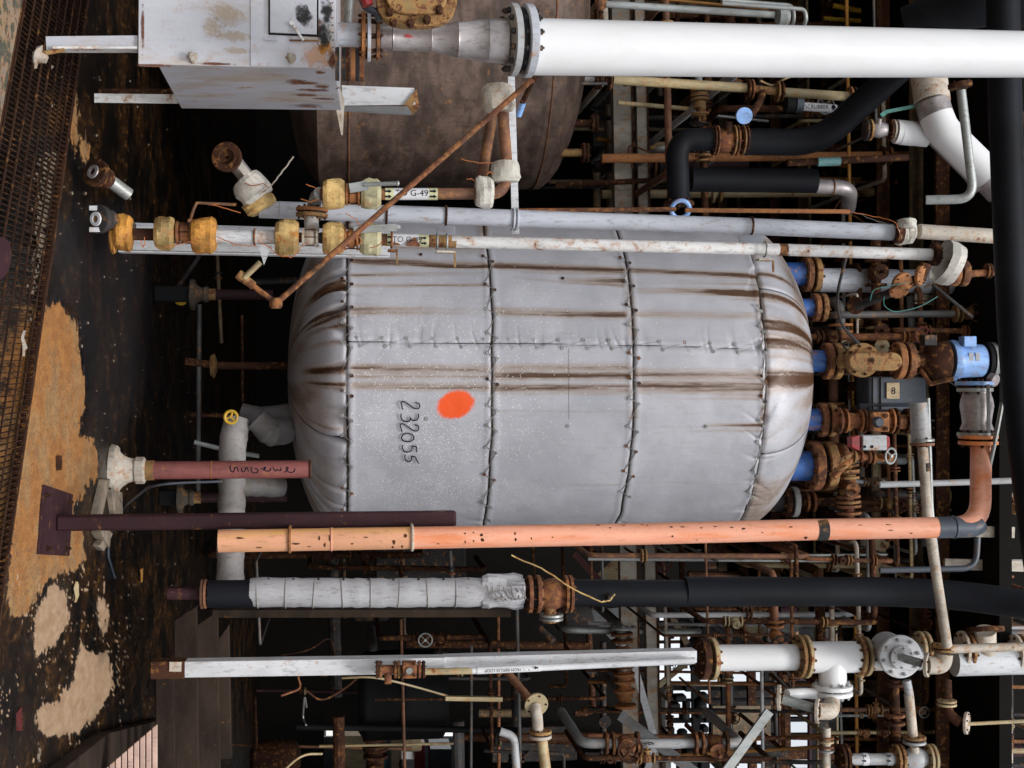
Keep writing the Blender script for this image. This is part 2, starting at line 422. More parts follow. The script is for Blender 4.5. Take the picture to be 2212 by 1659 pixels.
for j, py in enumerate(pys):
    # start px on the trench edge
    lo, hi = -300, 300
    for _ in range(30):
        mid = (lo + hi) / 2; q = G(mid, py)
        if (q - RE0).dot(EN) < 0: lo = mid
        else: hi = mid
    pxs = hi + (600 - hi) * (np.linspace(0, 1, rows) ** 1.12)
    for i, px in enumerate(pxs):
        q = G(px, py); pts[i, j] = q; pxg[i, j] = px; pyg[i, j] = py
wx, wy = pts[..., 0], pts[..., 1]
edge = (fbm(wx * 7, wy * 7, 3) - .5) * 46 + (fbm(wx * 34, wy * 34, 5) - .5) * 46
mo = sst(-7, 9, poly_sd(pxg, pyg, OR1) + edge * .5)
mo2 = sst(-3, 4, poly_sd(pxg, pyg, OR2) + edge * .8)
mp = np.zeros_like(mo)
for q in PA: mp = np.maximum(mp, sst(-6, 8, poly_sd(pxg, pyg, q) + edge * .38))
mg = sst(-25, 25, poly_sd(pxg, pyg, GREY) + edge)
crumb = sst(.66, .7, fbm(wx * 45, wy * 45, 21)) * sst(1150, 1280, pyg) * sst(.42, .56, fbm(wx * 4, wy * 4, 8)) * (1 - sst(250, 330, pxg))
pts[..., 2] = .012 * (fbm(wx * 3, wy * 3, 11) - .5) * sst(0, .3, (pxg - pxg[:1]) / 60) + .006 * (fbm(wx * 25, wy * 25, 12) - .5) + .006 * np.maximum(mo, mp) + .008 * crumb
me = D.meshes.new('concrete_floor')
idx = np.arange(rows * colsn).reshape(rows, colsn)
faces = np.stack([idx[:-1, :-1], idx[:-1, 1:], idx[1:, 1:], idx[1:, :-1]], -1).reshape(-1, 4)
skv = pts[0].copy(); skv[:, 2] = -.35
allv = np.concatenate([pts.reshape(-1, 3), skv]); b0 = rows * colsn
sk = [(int(idx[0, j]), b0 + j, b0 + j + 1, int(idx[0, j + 1])) for j in range(colsn - 1)]
me.from_pydata(allv.tolist(), [], faces.tolist() + sk); me.update()
ca = me.color_attributes.new('patch', 'FLOAT_COLOR', 'POINT')
cc = np.zeros((len(allv), 4)); cc[:b0, 0] = np.maximum(mo, mo2 * .75).ravel(); cc[:b0, 1] = np.maximum(mp, crumb).ravel(); cc[:b0, 2] = mg.ravel(); cc[:, 3] = 1
ca.data.foreach_set('color', cc.ravel())
me.polygons.foreach_set('use_smooth', [True] * len(me.polygons))
ob = D.objects.new('concrete_floor', me); COL.objects.link(ob); ob['kind'] = 'structure'
m, nt, bs = base_mat('floor'); co = nd(nt, 'ShaderNodeTexCoord').outputs['Object']
at = nd(nt, 'ShaderNodeAttribute', attribute_name='patch'); sp = nd(nt, 'ShaderNodeSeparateColor'); nt.links.new(at.outputs['Color'], sp.inputs[0])
mq = nd(nt, 'ShaderNodeMapping'); mq.inputs['Scale'].default_value = (1, .4, 1); nt.links.new(co, mq.inputs[0])
nA = noise(nt, co, 2.2, 8, .7); nB = noise(nt, mq.outputs[0], 16, 8, .7); nC = noise(nt, mq.outputs[0], 120, 5, .75)
oil = mix(nt, ramp(nt, nA, .42, .62), (.004, .0033, .0028), (.03, .014, .0055))
oil = mix(nt, mth(nt, 'MULTIPLY', ramp(nt, nB, .5, .66), mth(nt, 'MULTIPLY', ramp(nt, nA, .44, .6), .85)), oil, (.17, .075, .02))
oil = mix(nt, mth(nt, 'MULTIPLY', ramp(nt, nC, .68, .74), .6), oil, (.22, .17, .11))
oil = mix(nt, mth(nt, 'MULTIPLY', sp.outputs[2], .6), oil, mix(nt, nC, (.02, .018, .02), (.045, .04, .042)))
orc = mix(nt, ramp(nt, nB, .35, .65), mix(nt, ramp(nt, nA, .4, .6), (.34, .13, .03), (.3, .17, .07)), mix(nt, ramp(nt, nA, .45, .6), (.46, .2, .05), (.45, .25, .1))); orc = mix(nt, mth(nt, 'MULTIPLY', ramp(nt, nC, .55, .62), .85), orc, (.05, .045, .03))
plc = mix(nt, ramp(nt, nB, .35, .65), (.38, .23, .13), (.5, .34, .21)); plc = mix(nt, mth(nt, 'MULTIPLY', ramp(nt, nC, .64, .7), .6), plc, (.1, .06, .04))
c1 = mix(nt, ramp(nt, mth(nt, 'ADD', sp.outputs[0], mth(nt, 'ADD', mth(nt, 'MULTIPLY', mth(nt, 'SUBTRACT', nC, .5), 1.3), mth(nt, 'MULTIPLY', mth(nt, 'SUBTRACT', nB, .5), 1.6))), .35, .7), oil, orc)
c1 = mix(nt, ramp(nt, mth(nt, 'ADD', sp.outputs[1], mth(nt, 'ADD', mth(nt, 'MULTIPLY', mth(nt, 'SUBTRACT', nC, .5), 1.3), mth(nt, 'MULTIPLY', mth(nt, 'SUBTRACT', nB, .5), 1.2))), .35, .7), c1, plc)
nt.links.new(c1, bs.inputs['Base Color'])
rg_ = nd(nt, 'ShaderNodeMapRange'); nt.links.new(mth(nt, 'MAXIMUM', sp.outputs[0], sp.outputs[1]), rg_.inputs[0]); rg_.inputs[3].default_value = .26; rg_.inputs[4].default_value = .9
nt.links.new(rg_.outputs[0], bs.inputs['Roughness'])
bp = nd(nt, 'ShaderNodeBump'); bp.inputs['Strength'].default_value = .55; bp.inputs['Distance'].default_value = .02
nt.links.new(mth(nt, 'ADD', nB, nC), bp.inputs['Height']); nt.links.new(bp.outputs[0], bs.inputs['Normal'])
me.materials.append(m)
# ---- near kerb slab and trench
TW = (RE0 - G(48, 0)).dot(EN)
k0 = RE0 - EN * TW - ED * 2; k1 = RE1 - EN * TW + ED * 2
B().prism([k0, k1, k1 - EN * 4, k0 - EN * 4], (0, 0, -.34)).top('kerb', 'concrete_mossy', kind='structure')
# ---- grating: bearing bars too fine to count one by one, plus cross bars and edge bars
gr = T('trench_grating', 'rusty bar grating covering the drain trench along the near edge of the floor', 'grating', RE0 - EN * .5)
L_ = (RE1 - RE0).length; b = B(); DB = V((-.02, 1, 0)).normalized(); LB = TW / DB.dot(EN) - .02; n = int(L_ / .034)
for k in range(n):
    b.box(RE0 + ED * (k * .034) - DB * (LB / 2) + V((0, 0, -.012)), (.0022, LB / 2, .009), (DB.cross(AZ), DB, AZ))
b.part('bearing_bars', 'bar_rust', gr, kind='stuff')
for k in range(9):
    c = RE0 + ED * L_ / 2 - EN * (.05 + k * .145) + V((0, 0, .003)); B().box(c, (L_ / 2, .004, .004), (ED, EN, AZ)).part('cross_bar', 'bar_rust', gr)
for e_ in (.012, TW - .012):
    B().box(RE0 + ED * L_ / 2 - EN * e_ + V((0, 0, -.016)), (L_ / 2, .006, .018), (ED, EN, AZ)).part('edge_bar', 'rust_dark', gr)
# crumbs of pale mortar lying in the trench under the bars, and on the floor
def chunks(name, spots, mat, label, cat, smin, smax, zf):
    b = B(); rg = random.Random(5)
    for (q, s_) in spots:
        v0 = len(b.v); r = s_
        for (a, e) in ((0, 0), (1, 0), (2, 0), (3, 0)):
            A = a * PI / 2 + rg.uniform(-.4, .4); b.v.append(q + V((math.cos(A) * r * rg.uniform(.6, 1.2), math.sin(A) * r * rg.uniform(.6, 1.2), 0)))
        b.v.append(q + V((rg.uniform(-.3, .3) * r, rg.uniform(-.3, .3) * r, r * rg.uniform(.4, .9))))
        b.v.append(q + V((rg.uniform(-.3, .3) * r, rg.uniform(-.3, .3) * r, -r * .3)))
        for k in range(4): b.f.append((v0 + k, v0 + (k + 1) % 4, v0 + 4)); b.f.append((v0 + (k + 1) % 4, v0 + k, v0 + 5))
    return b.top(name, mat, label, cat, kind='stuff', ang=20)
rg = random.Random(3); sp_ = []
for k in range(1500):
    t = rg.gauss(.5, .2); py = 330 + 420 * rg.random(); q = G(112 - (py - 330) * .05 + rg.gauss(0, 13), py, -.06); sp_.append((q, rg.uniform(.006, .02)))
for k in range(500):
    py = 700 + 120 * rg.random(); q = G(80 + (830 - py) * .15 + rg.gauss(0, 9), py, -.08); sp_.append((q, rg.uniform(.004, .013)))
chunks('mortar_crumbs', sp_, 'stone_pale', 'pale crumbled mortar lying under the trench grating', 'rubble', 0, 0, 0)
sp_ = []
for k in range(260):
    py = rg.uniform(60, 1640); px = rg.uniform(100, 430); q = G(px, py); sp_.append((q, rg.choice((.003, .005, .008, .012)) * rg.uniform(.7, 1.2)))
chunks('loose_gravel', sp_, 'stone_pale', 'small pale stones and flakes scattered over the oily floor', 'gravel', 0, 0, 0)
# ---- roof deck over the unit and far wall (all dark steelwork), plus added unseen sheets blocking side skylight
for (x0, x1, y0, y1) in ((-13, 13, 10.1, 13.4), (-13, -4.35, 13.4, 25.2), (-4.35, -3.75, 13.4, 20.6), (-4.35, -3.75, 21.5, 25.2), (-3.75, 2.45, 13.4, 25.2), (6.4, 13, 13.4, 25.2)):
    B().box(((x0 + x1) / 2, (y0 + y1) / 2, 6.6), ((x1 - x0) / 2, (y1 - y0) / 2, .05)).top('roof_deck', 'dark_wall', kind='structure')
B().box((-9, 18, 3), (.05, 8, 4)).top('light_block_left', 'dark_wall', kind='structure')
B().box((9, 18, 3), (.05, 8, 4)).top('light_block_right', 'dark_wall', kind='structure')
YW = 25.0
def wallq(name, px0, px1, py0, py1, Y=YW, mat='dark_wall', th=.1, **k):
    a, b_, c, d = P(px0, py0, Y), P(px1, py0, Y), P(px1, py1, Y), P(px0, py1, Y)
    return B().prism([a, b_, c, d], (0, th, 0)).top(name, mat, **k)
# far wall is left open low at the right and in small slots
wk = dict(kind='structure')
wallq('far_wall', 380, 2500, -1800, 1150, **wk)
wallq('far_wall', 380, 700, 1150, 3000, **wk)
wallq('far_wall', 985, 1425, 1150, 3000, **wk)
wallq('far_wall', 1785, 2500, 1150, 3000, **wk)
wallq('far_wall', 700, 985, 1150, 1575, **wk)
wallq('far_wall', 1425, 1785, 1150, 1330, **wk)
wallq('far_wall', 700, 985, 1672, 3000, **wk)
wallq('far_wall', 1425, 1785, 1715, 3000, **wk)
# joists under the roof
for k in range(11):
    Y = 10.6 + k * .74 + (.22 if k % 3 == 0 else 0)
    mt = ('rust_dark', 'dim_cream', 'brown_pipe', 'dark_steel')[k % 4]
    xr = 9 if Y < 13.4 else 2.45
    j = T('roof_joist', 'thin steel joist running across under the dark roof deck', 'joist', V((0, Y, 6.5)), 'joists under the roof deck')
    B().box(((xr - 9) / 2, Y, 6.42), ((xr + 9) / 2, .012, .05)).part('web', mt, j); B().box(((xr - 9) / 2, Y, 6.362), ((xr + 9) / 2, .018, .006)).part('bottom_plate', mt, j)
# ================================================================== INSULATED TANK
TC = V((P(1250, 812, 11).x, 11.0, 0)); TR = 1.275
def tz(px): return P(px, 812, 11 - TR).z
Z1, Z2, Z3, Z4 = tz(750), tz(1064), tz(1370), tz(1655)
def on_tank(px, py, out=0.0):
    """point, angle and height where the sight line meets the shell"""
    d = ray(px, py); ox, oy = EYE.x - TC.x, EYE.y - TC.y
    a = d.x ** 2 + d.y ** 2; b_ = 2 * (ox * d.x + oy * d.y); c = ox * ox + oy * oy - (TR + out) ** 2
    disc = max(0, b_ * b_ - 4 * a * c); t = (-b_ - math.sqrt(disc)) / (2 * a); q = EYE + d * t
    return q, math.atan2(q.x - TC.x, -(q.y - TC.y)), q.z
def th_of(px, py): return on_tank(px, py)[1]
tk = T('insulated_tank', 'tall tank wrapped in grey quilted insulation with rusty runs and an orange paint spot', 'tank', TC + V((0, 0, .3)))
ths = np.concatenate([np.radians(np.linspace(-104, 104, 470)), np.radians(np.linspace(104, 256, 40))[1:-1]]); nth = len(ths)
prof = []       # (r, z)
BB, BT = .46, .66
for k in range(46):
    a = PI / 2 * (1 - k / 46); prof.append((TR * math.cos(a), Z1 - BB * math.sin(a)))
for z in np.linspace(Z1, Z4, 370): prof.append((TR, z))
for k in range(1, 71):
    a = PI / 2 * k / 70; prof.append((max(.002, TR * math.cos(a)), Z4 + BT * math.sin(a)))
prof = np.array(prof); nr = len(prof)
TH, ZZ = np.meshgrid(ths, prof[:, 1]); RR = np.repeat(prof[:, :1], nth, 1)
arc = TH * TR
head = (ZZ < Z1); dome = (ZZ > Z4)
wob = lambda s: .012 * (vn(arc * 5, 0 * arc, s) - .5) + .006 * (vn(arc * 17, 0 * arc, s + 1) - .5)
seamdist = np.min([np.abs(ZZ - z - wob(i * 3)) for i, z in enumerate((Z1, Z2, Z3, Z4))], 0)
tl = [(750, 738), (1064, 742), (1370, 745), (1655, 755)]
def lace_th(z): return np.interp(z, [on_tank(*q)[2] for q in tl], [on_tank(*q)[1] for q in tl])
LTH = lace_th(ZZ) + .004 * (vn(ZZ * 9, 0 * ZZ, 40) - .5)
cyl = (~head) & (~dome)
lacedist = np.where(cyl, np.abs(TH - LTH) * TR, 9)
dr = -.014 * np.exp(-(seamdist / .007) ** 2) + .004 * np.exp(-((seamdist - .03) / .02) ** 2)
dr += np.where(cyl, -.01 * np.exp(-(lacedist / .006) ** 2) + .004 * np.exp(-((lacedist - .03) / .02) ** 2), 0)
dr += .018 * (fbm(arc * 2.2, ZZ * 2.2, 60, 3) - .5) + .004 * (fbm(arc * 9, ZZ * 9, 61, 3) - .5)
# small tucks running out from the lacing
tuck = np.abs(vn(ZZ * 16 + 2 * vn(arc * 3, ZZ * 2, 70), arc * 1.5, 62) - .5) * 2
dr += np.where(cyl, -.008 * np.exp(-(tuck / .2) ** 2) * np.exp(-np.abs(TH - LTH) * TR / .08) * (TH < LTH + .03) * sst(.35, .6, vn(ZZ * 2.5, 0 * ZZ, 73)), 0)
tuck2 = np.abs(vn(arc * 9 + 2 * vn(arc * 3, ZZ * 5, 71), ZZ * 1.2, 63) - .5) * 2
dr += -.02 * np.exp(-(tuck2 / .16) ** 2) * np.exp(-seamdist / .07) * (vn(arc * 1.3, ZZ * 1.3, 64) > .5)
# gathered folds on the lower head, gores on the dome
g1 = np.abs(vn(arc * 7, ZZ * 2.5 + arc, 65) - .5) * 2
dr += np.where(head, -.05 * np.exp(-(g1 / .22) ** 2) * sst(Z1 - .42, Z1 - .1, ZZ), 0)
dg = np.min([np.abs(TH - a) for a in np.radians([-74, -30, 27, 66])], 0) * RR
dr += np.where(dome, -.012 * np.exp(-(dg / .012) ** 2) + .012 * (fbm(arc * 4, ZZ * 6, 66, 3) - .5), 0)
gh = np.min([np.abs(TH - a) for a in np.radians([-66, -22, 21.5, 60])], 0) * RR
dr += np.where(head, -.03 * np.exp(-(gh / .014) ** 2), 0)
fac = np.clip(RR / TR, 0, 1)
R2 = RR + dr * fac
X = TC.x + R2 * np.sin(TH); Y_ = TC.y - R2 * np.cos(TH); Z_ = ZZ + np.where(dome, dr * .8 * (1 - fac), 0)
# masks: brown runs, dark joints, spray spot, fleck density
st = np.zeros_like(ZZ)
def run_(px0, px1, py0, py1, wpx, s_, end=1, soft=.5):
    global st
    q0, t0, z0 = on_tank(px0, py0); q1, t1, z1_ = on_tank(px1, py1); wr = mm(wpx * 1.9, 9.8) / TR
    tc = np.interp(ZZ, [z0, z1_], [t0, t1]) + .006 * (vn(ZZ * 4, 0 * ZZ, px0 + py0) - .5)
    u = (ZZ - z0) / (z1_ - z0 + 1e-9)
    ln = sst(-.04, .03, u) * (1 - sst(.97, 1.04, u)) * (.35 + .65 * (u if end == 1 else (1 - u) if end == -1 else 1))
    streaks = .45 + .9 * vn(TH * TR * 120, ZZ * 2, 81) * vn(TH * TR * 37, ZZ * .8, 82)
    st = np.maximum(st, s_ * ln * np.exp(-((TH - tc) / wr) ** 2) * np.clip(streaks + .2, 0, 1.25))
for a in [(753, 1063, 563, 574, 7, .8, 0), (1063, 1350, 574, 583, 7, .85, 0), (1350, 1640, 583, 596, 6, .75, 0), (755, 1060, 596, 590, 4, .6, -1), (755, 1060, 617, 615, 3, .6, 0),
          (755, 1060, 671, 674, 7, .7, -1), (1063, 1355, 674, 680, 7, .6, 0), (1365, 1640, 676, 683, 7, .4, 0), (755, 1060, 797, 797, 7, .65, 0), (755, 1060, 812, 812, 4, .5, 0), (1063, 1365, 795, 795, 7, .6, 0),
          (1063, 1365, 810, 812, 8, .65, 0), (1365, 1652, 806, 812, 8, .6, 0), (1063, 1365, 838, 842, 8, .6, 0), (755, 1060, 834, 836, 6, .6, 0), (1375, 1652, 836, 838, 9, .7, 0), (1400, 1652, 852, 852, 3, .5, 1), (1400, 1652, 860, 861, 3, .5, 1),
          (1216, 1352, 603, 607, 5, 1.1, 1), (1106, 1350, 600, 617, 3, .7, 1), (1371, 1640, 626, 633, 6, .9, 1), (1480, 1640, 629, 634, 6, 1.3, 1), (1560, 1645, 640, 642, 6, .6, 1), (1120, 1350, 588, 590, 4, .6, 1),
          (1520, 1652, 918, 917, 3, .9, 1), (1370, 1652, 922, 923, 2, .4, 1), (1480, 1652, 931, 931, 2, .6, 1), (1365, 1650, 1040, 1048, 3, .3, 1), (1180, 1340, 1050, 1045, 2, .5, 1), (1370, 1640, 612, 614, 3, .5, 1), (1370, 1640, 605, 607, 2, .5, 1),
          (760, 1060, 640, 641, 2, .2, 0), (1063, 1365, 888, 889, 2, .35, 0), (1063, 1365, 895, 897, 2, .2, 0), (1640, 1652, 880, 880, 6, .8, 1), (1640, 1652, 902, 902, 8, .9, 1), (765, 1060, 870, 871, 2, .25, 0), (770, 1050, 525, 535, 14, .5, 0), (1063, 1640, 515, 545, 16, .35, 0)]:
    run_(a[0], a[1], a[2], a[3], a[4], a[5], a[6])
# the same runs carry on over the lower head and start from the dome
for (py, wp, s_) in ((612, 16, .8), (672, 20, .8), (700, 10, .6), (738, 8, .6), (797, 14, .9), (834, 10, .8), (930, 5, .6)):
    t0 = th_of(752, py); wr = mm(wp, 9.8) / TR
    st = np.maximum(st, np.where(head, s_ * np.exp(-((TH - t0) / wr) ** 2) * (.4 + .8 * vn(TH * TR * 70, ZZ * 3, 83)) * sst(Z1 - .44, Z1 - .2, ZZ), 0))
for (py, wp, s_) in ((822, 24, 1.3), (640, 14, .9), (700, 22, .9), (735, 26, .8), (590, 10, .9), (770, 8, .5)):
    t0 = th_of(1655, py); wr = mm(wp, 9.8) / TR
    st = np.maximum(st, np.where(dome, s_ * np.exp(-((TH - t0) / wr) ** 2) * (.5 + .6 * vn(TH * TR * 50, ZZ * 3, 84)), 0))
st = np.maximum(st, np.where(head, .5 * sst(.3, .7, fbm(arc * 3.5, ZZ * 4, 95)) * (1 - sst(Z1 - .3, Z1 - .02, ZZ) * .6), 0))  # brown dirt on the lower head, deepened to stand in for its shadow
st = np.maximum(st, np.where(dome, .45 * sst(.35, .7, fbm(arc * 4, ZZ * 3, 85)), 0))
sm = 1.1 * np.exp(-(seamdist / .0085) ** 2) + np.exp(-(lacedist / .005) ** 2) * .9 + np.where(head, .8 * np.exp(-(gh / .01) ** 2), 0) + np.where(dome, .8 * np.exp(-(dg / .009) ** 2), 0)
halo = np.exp(-(seamdist / .045) ** 2) * (.25 + .55 * sst(.35, .7, vn(arc * 3, ZZ * .5, 86)) * (TH < math.radians(14)))
st = np.clip(np.maximum(st * 1.15, halo * .8), 0, 1.4)
fx = (X - 0); 
# picture coordinates of the shell points (only used to lay out where the marks sit)
RX, RY, RZ = X - EYE.x, Y_ - EYE.y, Z_ - EYE.z
tt_ = RY * FW.y + RZ * FW.z; PXs = 1106 + FPX * (RY * UP.y + RZ * UP.z) / tt_; PYs = 829.5 + FPX * RX / tt_
front = np.cos(TH) > .1
ca_, sa_ = math.cos(math.radians(-22)), math.sin(math.radians(-22))
ux = (PXs - 985) * ca_ + (PYs - 874) * sa_; uy = -(PXs - 985) * sa_ + (PYs - 874) * ca_
spot = np.where(front, 1 - sst(.62, 1.22, np.sqrt((ux / 43) ** 2 + (uy / 31) ** 2) + .22 * (fbm(PXs / 9, PYs / 9, 90) - .5)), 0)
den = np.where(front, np.clip(np.exp(-(((PXs - 930) / 170) ** 2 + ((PYs - 965) / 95) ** 2)) * .9 + np.exp(-(((PXs - 950) / 140) ** 2 + ((PYs - 1060) / 35) ** 2)) + .35 * np.exp(-(((PXs - 960) / 260) ** 2 + ((PYs - 760) / 120) ** 2)) - .5 * np.exp(-((PYs - 1018) / 18) ** 2), 0, 1) * (~head), 0)
verts = np.stack([X, Y_, Z_], -1).reshape(-1, 3) - np.array(TC + V((0, 0, .3)))
idx = np.arange(nr * nth).reshape(nr, nth); nxt = np.roll(idx, -1, 1)
faces = np.stack([idx[:-1], nxt[:-1], nxt[1:], idx[1:]], -1).reshape(-1, 4)
me = D.meshes.new('insulation_blanket'); me.from_pydata(verts.tolist(), [], faces.tolist()); me.update()
me.polygons.foreach_set('use_smooth', [True] * len(me.polygons))
for nm, ch in (('marks', (st, sm, spot)), ('flecks', (den, den, den))):
    ca = me.color_attributes.new(nm, 'FLOAT_COLOR', 'POINT'); cc = np.ones((nr * nth, 4))
    for k in range(3): cc[:, k] = ch[k].ravel()
    ca.data.foreach_set('color', cc.ravel())
m, nt, bs = base_mat('blanket'); co = nd(nt, 'ShaderNodeTexCoord').outputs['Object']
at = nd(nt, 'ShaderNodeAttribute', attribute_name='marks'); sp = nd(nt, 'ShaderNodeSeparateColor'); nt.links.new(at.outputs['Color'], sp.inputs[0])
at2 = nd(nt, 'ShaderNodeAttribute', attribute_name='flecks'); sp2 = nd(nt, 'ShaderNodeSeparateColor'); nt.links.new(at2.outputs['Color'], sp2.inputs[0])
mpn = nd(nt, 'ShaderNodeMapping'); mpn.inputs['Scale'].default_value = (1, 1, .12); nt.links.new(co, mpn.inputs[0])
nA = noise(nt, co, 3, 6, .6); nS = noise(nt, mpn.outputs[0], 60, 6, .65); nF = noise(nt, co, 90, 3, .6)
c = mix(nt, ramp(nt, nA, .35, .65), (.43, .43, .47), (.5, .5, .54)); c = mix(nt, mth(nt, 'MULTIPLY', ramp(nt, nS, .52, .72), .35), c, (.35, .31, .29))
f = ramp(nt, mth(nt, 'MULTIPLY', sp.outputs[0], mth(nt, 'ADD', .55, nS)), .06, .9)
c = mix(nt, f, c, mix(nt, ramp(nt, f, .45, 1), (.31, .19, .095), (.085, .036, .013)))
vo = nd(nt, 'ShaderNodeTexVoronoi'); vo.inputs['Scale'].default_value = 75; nt.links.new(co, vo.inputs['Vector'])
vc = nd(nt, 'ShaderNodeSeparateColor'); nt.links.new(vo.outputs['Color'], vc.inputs[0])
keep = mth(nt, 'LESS_THAN', vc.outputs[0], mth(nt, 'MULTIPLY', sp2.outputs[0], .85)); near_ = mth(nt, 'LESS_THAN', vo.outputs['Distance'], .27)
c = mix(nt, mth(nt, 'MULTIPLY', mth(nt, 'MULTIPLY', keep, near_), .9), c, (.85, .83, .76))
c = mix(nt, ramp(nt, mth(nt, 'ADD', sp.outputs[2], mth(nt, 'MULTIPLY', mth(nt, 'SUBTRACT', nF, .5), .55)), .12, .75), c, (.95, .1, .006))
c = mix(nt, ramp(nt, sp.outputs[1], .25, .85), c, (.022, .014, .01))
nt.links.new(c, bs.inputs['Base Color']); bs.inputs['Roughness'].default_value = .48; bs.inputs['Metallic'].default_value = .12
bp = nd(nt, 'ShaderNodeBump'); bp.inputs['Strength'].default_value = .2; bp.inputs['Distance'].default_value = .01; nt.links.new(nF, bp.inputs['Height']); nt.links.new(bp.outputs[0], bs.inputs['Normal'])
me.materials.append(m)
blanket = D.objects.new('insulation_blanket', me); COL.objects.link(blanket); blanket.parent = tk; ORG[blanket.name] = ORG[tk.name]
# lacing washers (shared mesh) with wire between them
wm = {}
for mt in ('galv', 'rust', 'rust_dark'):
    b = B().torus(V((0, 0, 0)), AZ, .0095, .0038, 12, 6); b.lathe(V((0, 0, -.002)), AZ, [(0, .009), (.003, .009)], 12); wm[mt] = b.mesh('lacing_washer', mt, V((0, 0, 0)))
def washer(px, py, mt='galv', out=.012):
    q, a, z = on_tank(px, py); nrm = V((math.sin(a), -math.cos(a), 0)); q = V((TC.x, TC.y, z)) + nrm * (TR + out)
    ob = D.objects.new('lacing_washer', wm[mt]); COL.objects.link(ob); ob.parent = blanket; ob.location = q - ORG[tk.name]
    ob.rotation_mode = 'QUATERNION'; ob.rotation_quaternion = nrm.to_track_quat('Z', 'Y'); return q
def seam_px(i, py):
    z = (Z1, Z2, Z3, Z4)[i]; th = th_of((750, 1060, 1365, 1650)[i], py); q = V((TC.x + TR * math.sin(th), TC.y - TR * math.cos(th), z)); return proj(q)[0]
rg = random.Random(9)
for i in range(4):
    py = 552 + i * 3; zig = []
    while py < 1118:
        sx = seam_px(i, py); mt = 'rust_dark' if py < 660 or (780 < py < 860) else ('rust' if rg.random() < .2 else 'galv')
        if i < 3 or py > 660:
            zig.append(washer(sx - 11, py, mt)); zig.append(washer(sx + 10 if i < 3 else sx - 2, py + 12, mt))
        py += rg.uniform(42, 62)
    if zig: B().tube(wirepath(zig, .004, i, 3), .003, 5).part('lacing_wire', 'wire_grey', blanket)
zig = []
for k in range(17):
    px = 770 + k * 54.5
    if abs(px - 1064) < 18 or abs(px - 1370) < 18: continue
    pyc = np.interp(px, [q[0] for q in tl], [q[1] for q in tl])
    zig.append(washer(px, pyc - 9, 'rust' if k in (13, 11) else 'galv', .006)); zig.append(washer(px + 8, pyc + 9, 'galv', .006))
B().tube(wirepath(zig, .001, 9, 2), .0012, 5).part('lacing_wire', 'wire_grey', blanket)
for q in ((1215, 602, 'rust_dark'), (1735 - 0, 598, 'rust'), (1226, 920, 'galv'), (1525, 921, 'galv'), (921, 905, 'galv'), (909, 551, 'rust_dark')):
    if q[0] < 1650: washer(*q, .008)
B().tube([on_tank(1229, y, .004)[0] for y in range(752, 920, 14)], .0009, 5).part('hanging_wire', 'rust_dark', blanket)
# handwritten number 232055
def strokes(base, pts_list, r, parent, f, mat='ink', name='handwriting'):
    for pl in pts_list:
        q = [f(base[0] + x / 4, base[1] + y / 4) for x, y in pl]
        B().tube(bend(q, .02, 3), r, 6).part(name, mat, parent)
TWO = [(1378, 160), (1408, 165), (1418, 192), (1405, 216), (1372, 214), (1330, 185), (1290, 155), (1265, 148), (1250, 165), (1260, 182), (1262, 200), (1270, 220)]
W1 = [TWO, [(1405, 256), (1405, 285), (1392, 312), (1355, 318), (1335, 300), (1330, 285)], [(1338, 298), (1325, 325), (1290, 325), (1262, 310), (1250, 285), (1255, 258)],
      [(x - 8, y + 192) for x, y in TWO], [(1365, 470), (1358, 440), (1320, 425), (1280, 432), (1255, 455), (1262, 485), (1300, 500), (1345, 495), (1368, 475), (1362, 455)],
      [(1385, 540), (1345, 533), (1350, 570), (1320, 592), (1280, 585), (1262, 550), (1270, 530)], [(1385, 540), (1390, 588)],
      [(1375, 630), (1340, 622), (1348, 650), (1330, 674), (1300, 668), (1284, 640), (1290, 612)], [(1375, 630), (1405, 688)]]
strokes((553, 829.5), W1, .0042, blanket, lambda x, y: on_tank(x, y, .016)[0])
# ---- tank legs with flared feet
def leg(px0, px1, py, Y, mat, bell, label=None, wr=19, lp=(235, 290, 315), dim=False):
    c0 = P(lp[2], py, Y); x, yy = c0.x, c0.y; zf = max(0, P(lp[0], py, Y).z) if Y > 11 else 0; r = mm(wr, Y)
    z0 = P(lp[2], py, Y).z; zt = P(px1, py, Y).z
    lg = B().tube([V((x, yy, z0)), V((x, yy, zt))], r, 20).part('leg', mat, tk, label)
    zb = P(lp[1], py, Y).z - zf; R0 = r * 2.95
    if zf > .02: B().box(V((x, yy, zf / 2)), (R0 * .5, R0 * .5, zf / 2)).part('plinth', 'black', tk, bevel=.01)
    B().lathe(V((x, yy, zf)), AZ, [(0, R0), (.02, R0), (.04, R0 * .97), (zb * .3, R0 * .8), (zb * .5, R0 * .62), (zb * .75, R0 * .48), (zb, R0 * .43)], 28, jit=.05, seed=3).part('foot', bell, lg)
    h_ = z0 - zb - zf
    B().lathe(V((x, yy, zb + zf)), AZ, [(0, r * 1.25), (.012, r * 1.5), (h_ - .012, r * 1.5), (h_, r * 1.25)], 8).part('coupling_nut', bell, lg)
    B().lathe(V((x, yy, z0)), AZ, [(0, r * 1.12), (.055, r * 1.12)], 20).part('collar', 'rust_yellow', lg)
    return lg, V((x, yy, 0)), r
lg, lc, lr = leg(330, 672, 1016, 9.75, 'red_oxide', 'bell_white', 'red oxide leg with handwriting in marker')
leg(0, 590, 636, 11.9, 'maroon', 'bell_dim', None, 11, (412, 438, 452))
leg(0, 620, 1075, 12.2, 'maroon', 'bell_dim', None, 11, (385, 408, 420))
B().torus(V((lc.x, lc.y, P(670, 1016, 9.75).z)), AZ, lr, .008, 24, 6).part('rolled_end', 'rust_dark', lg)
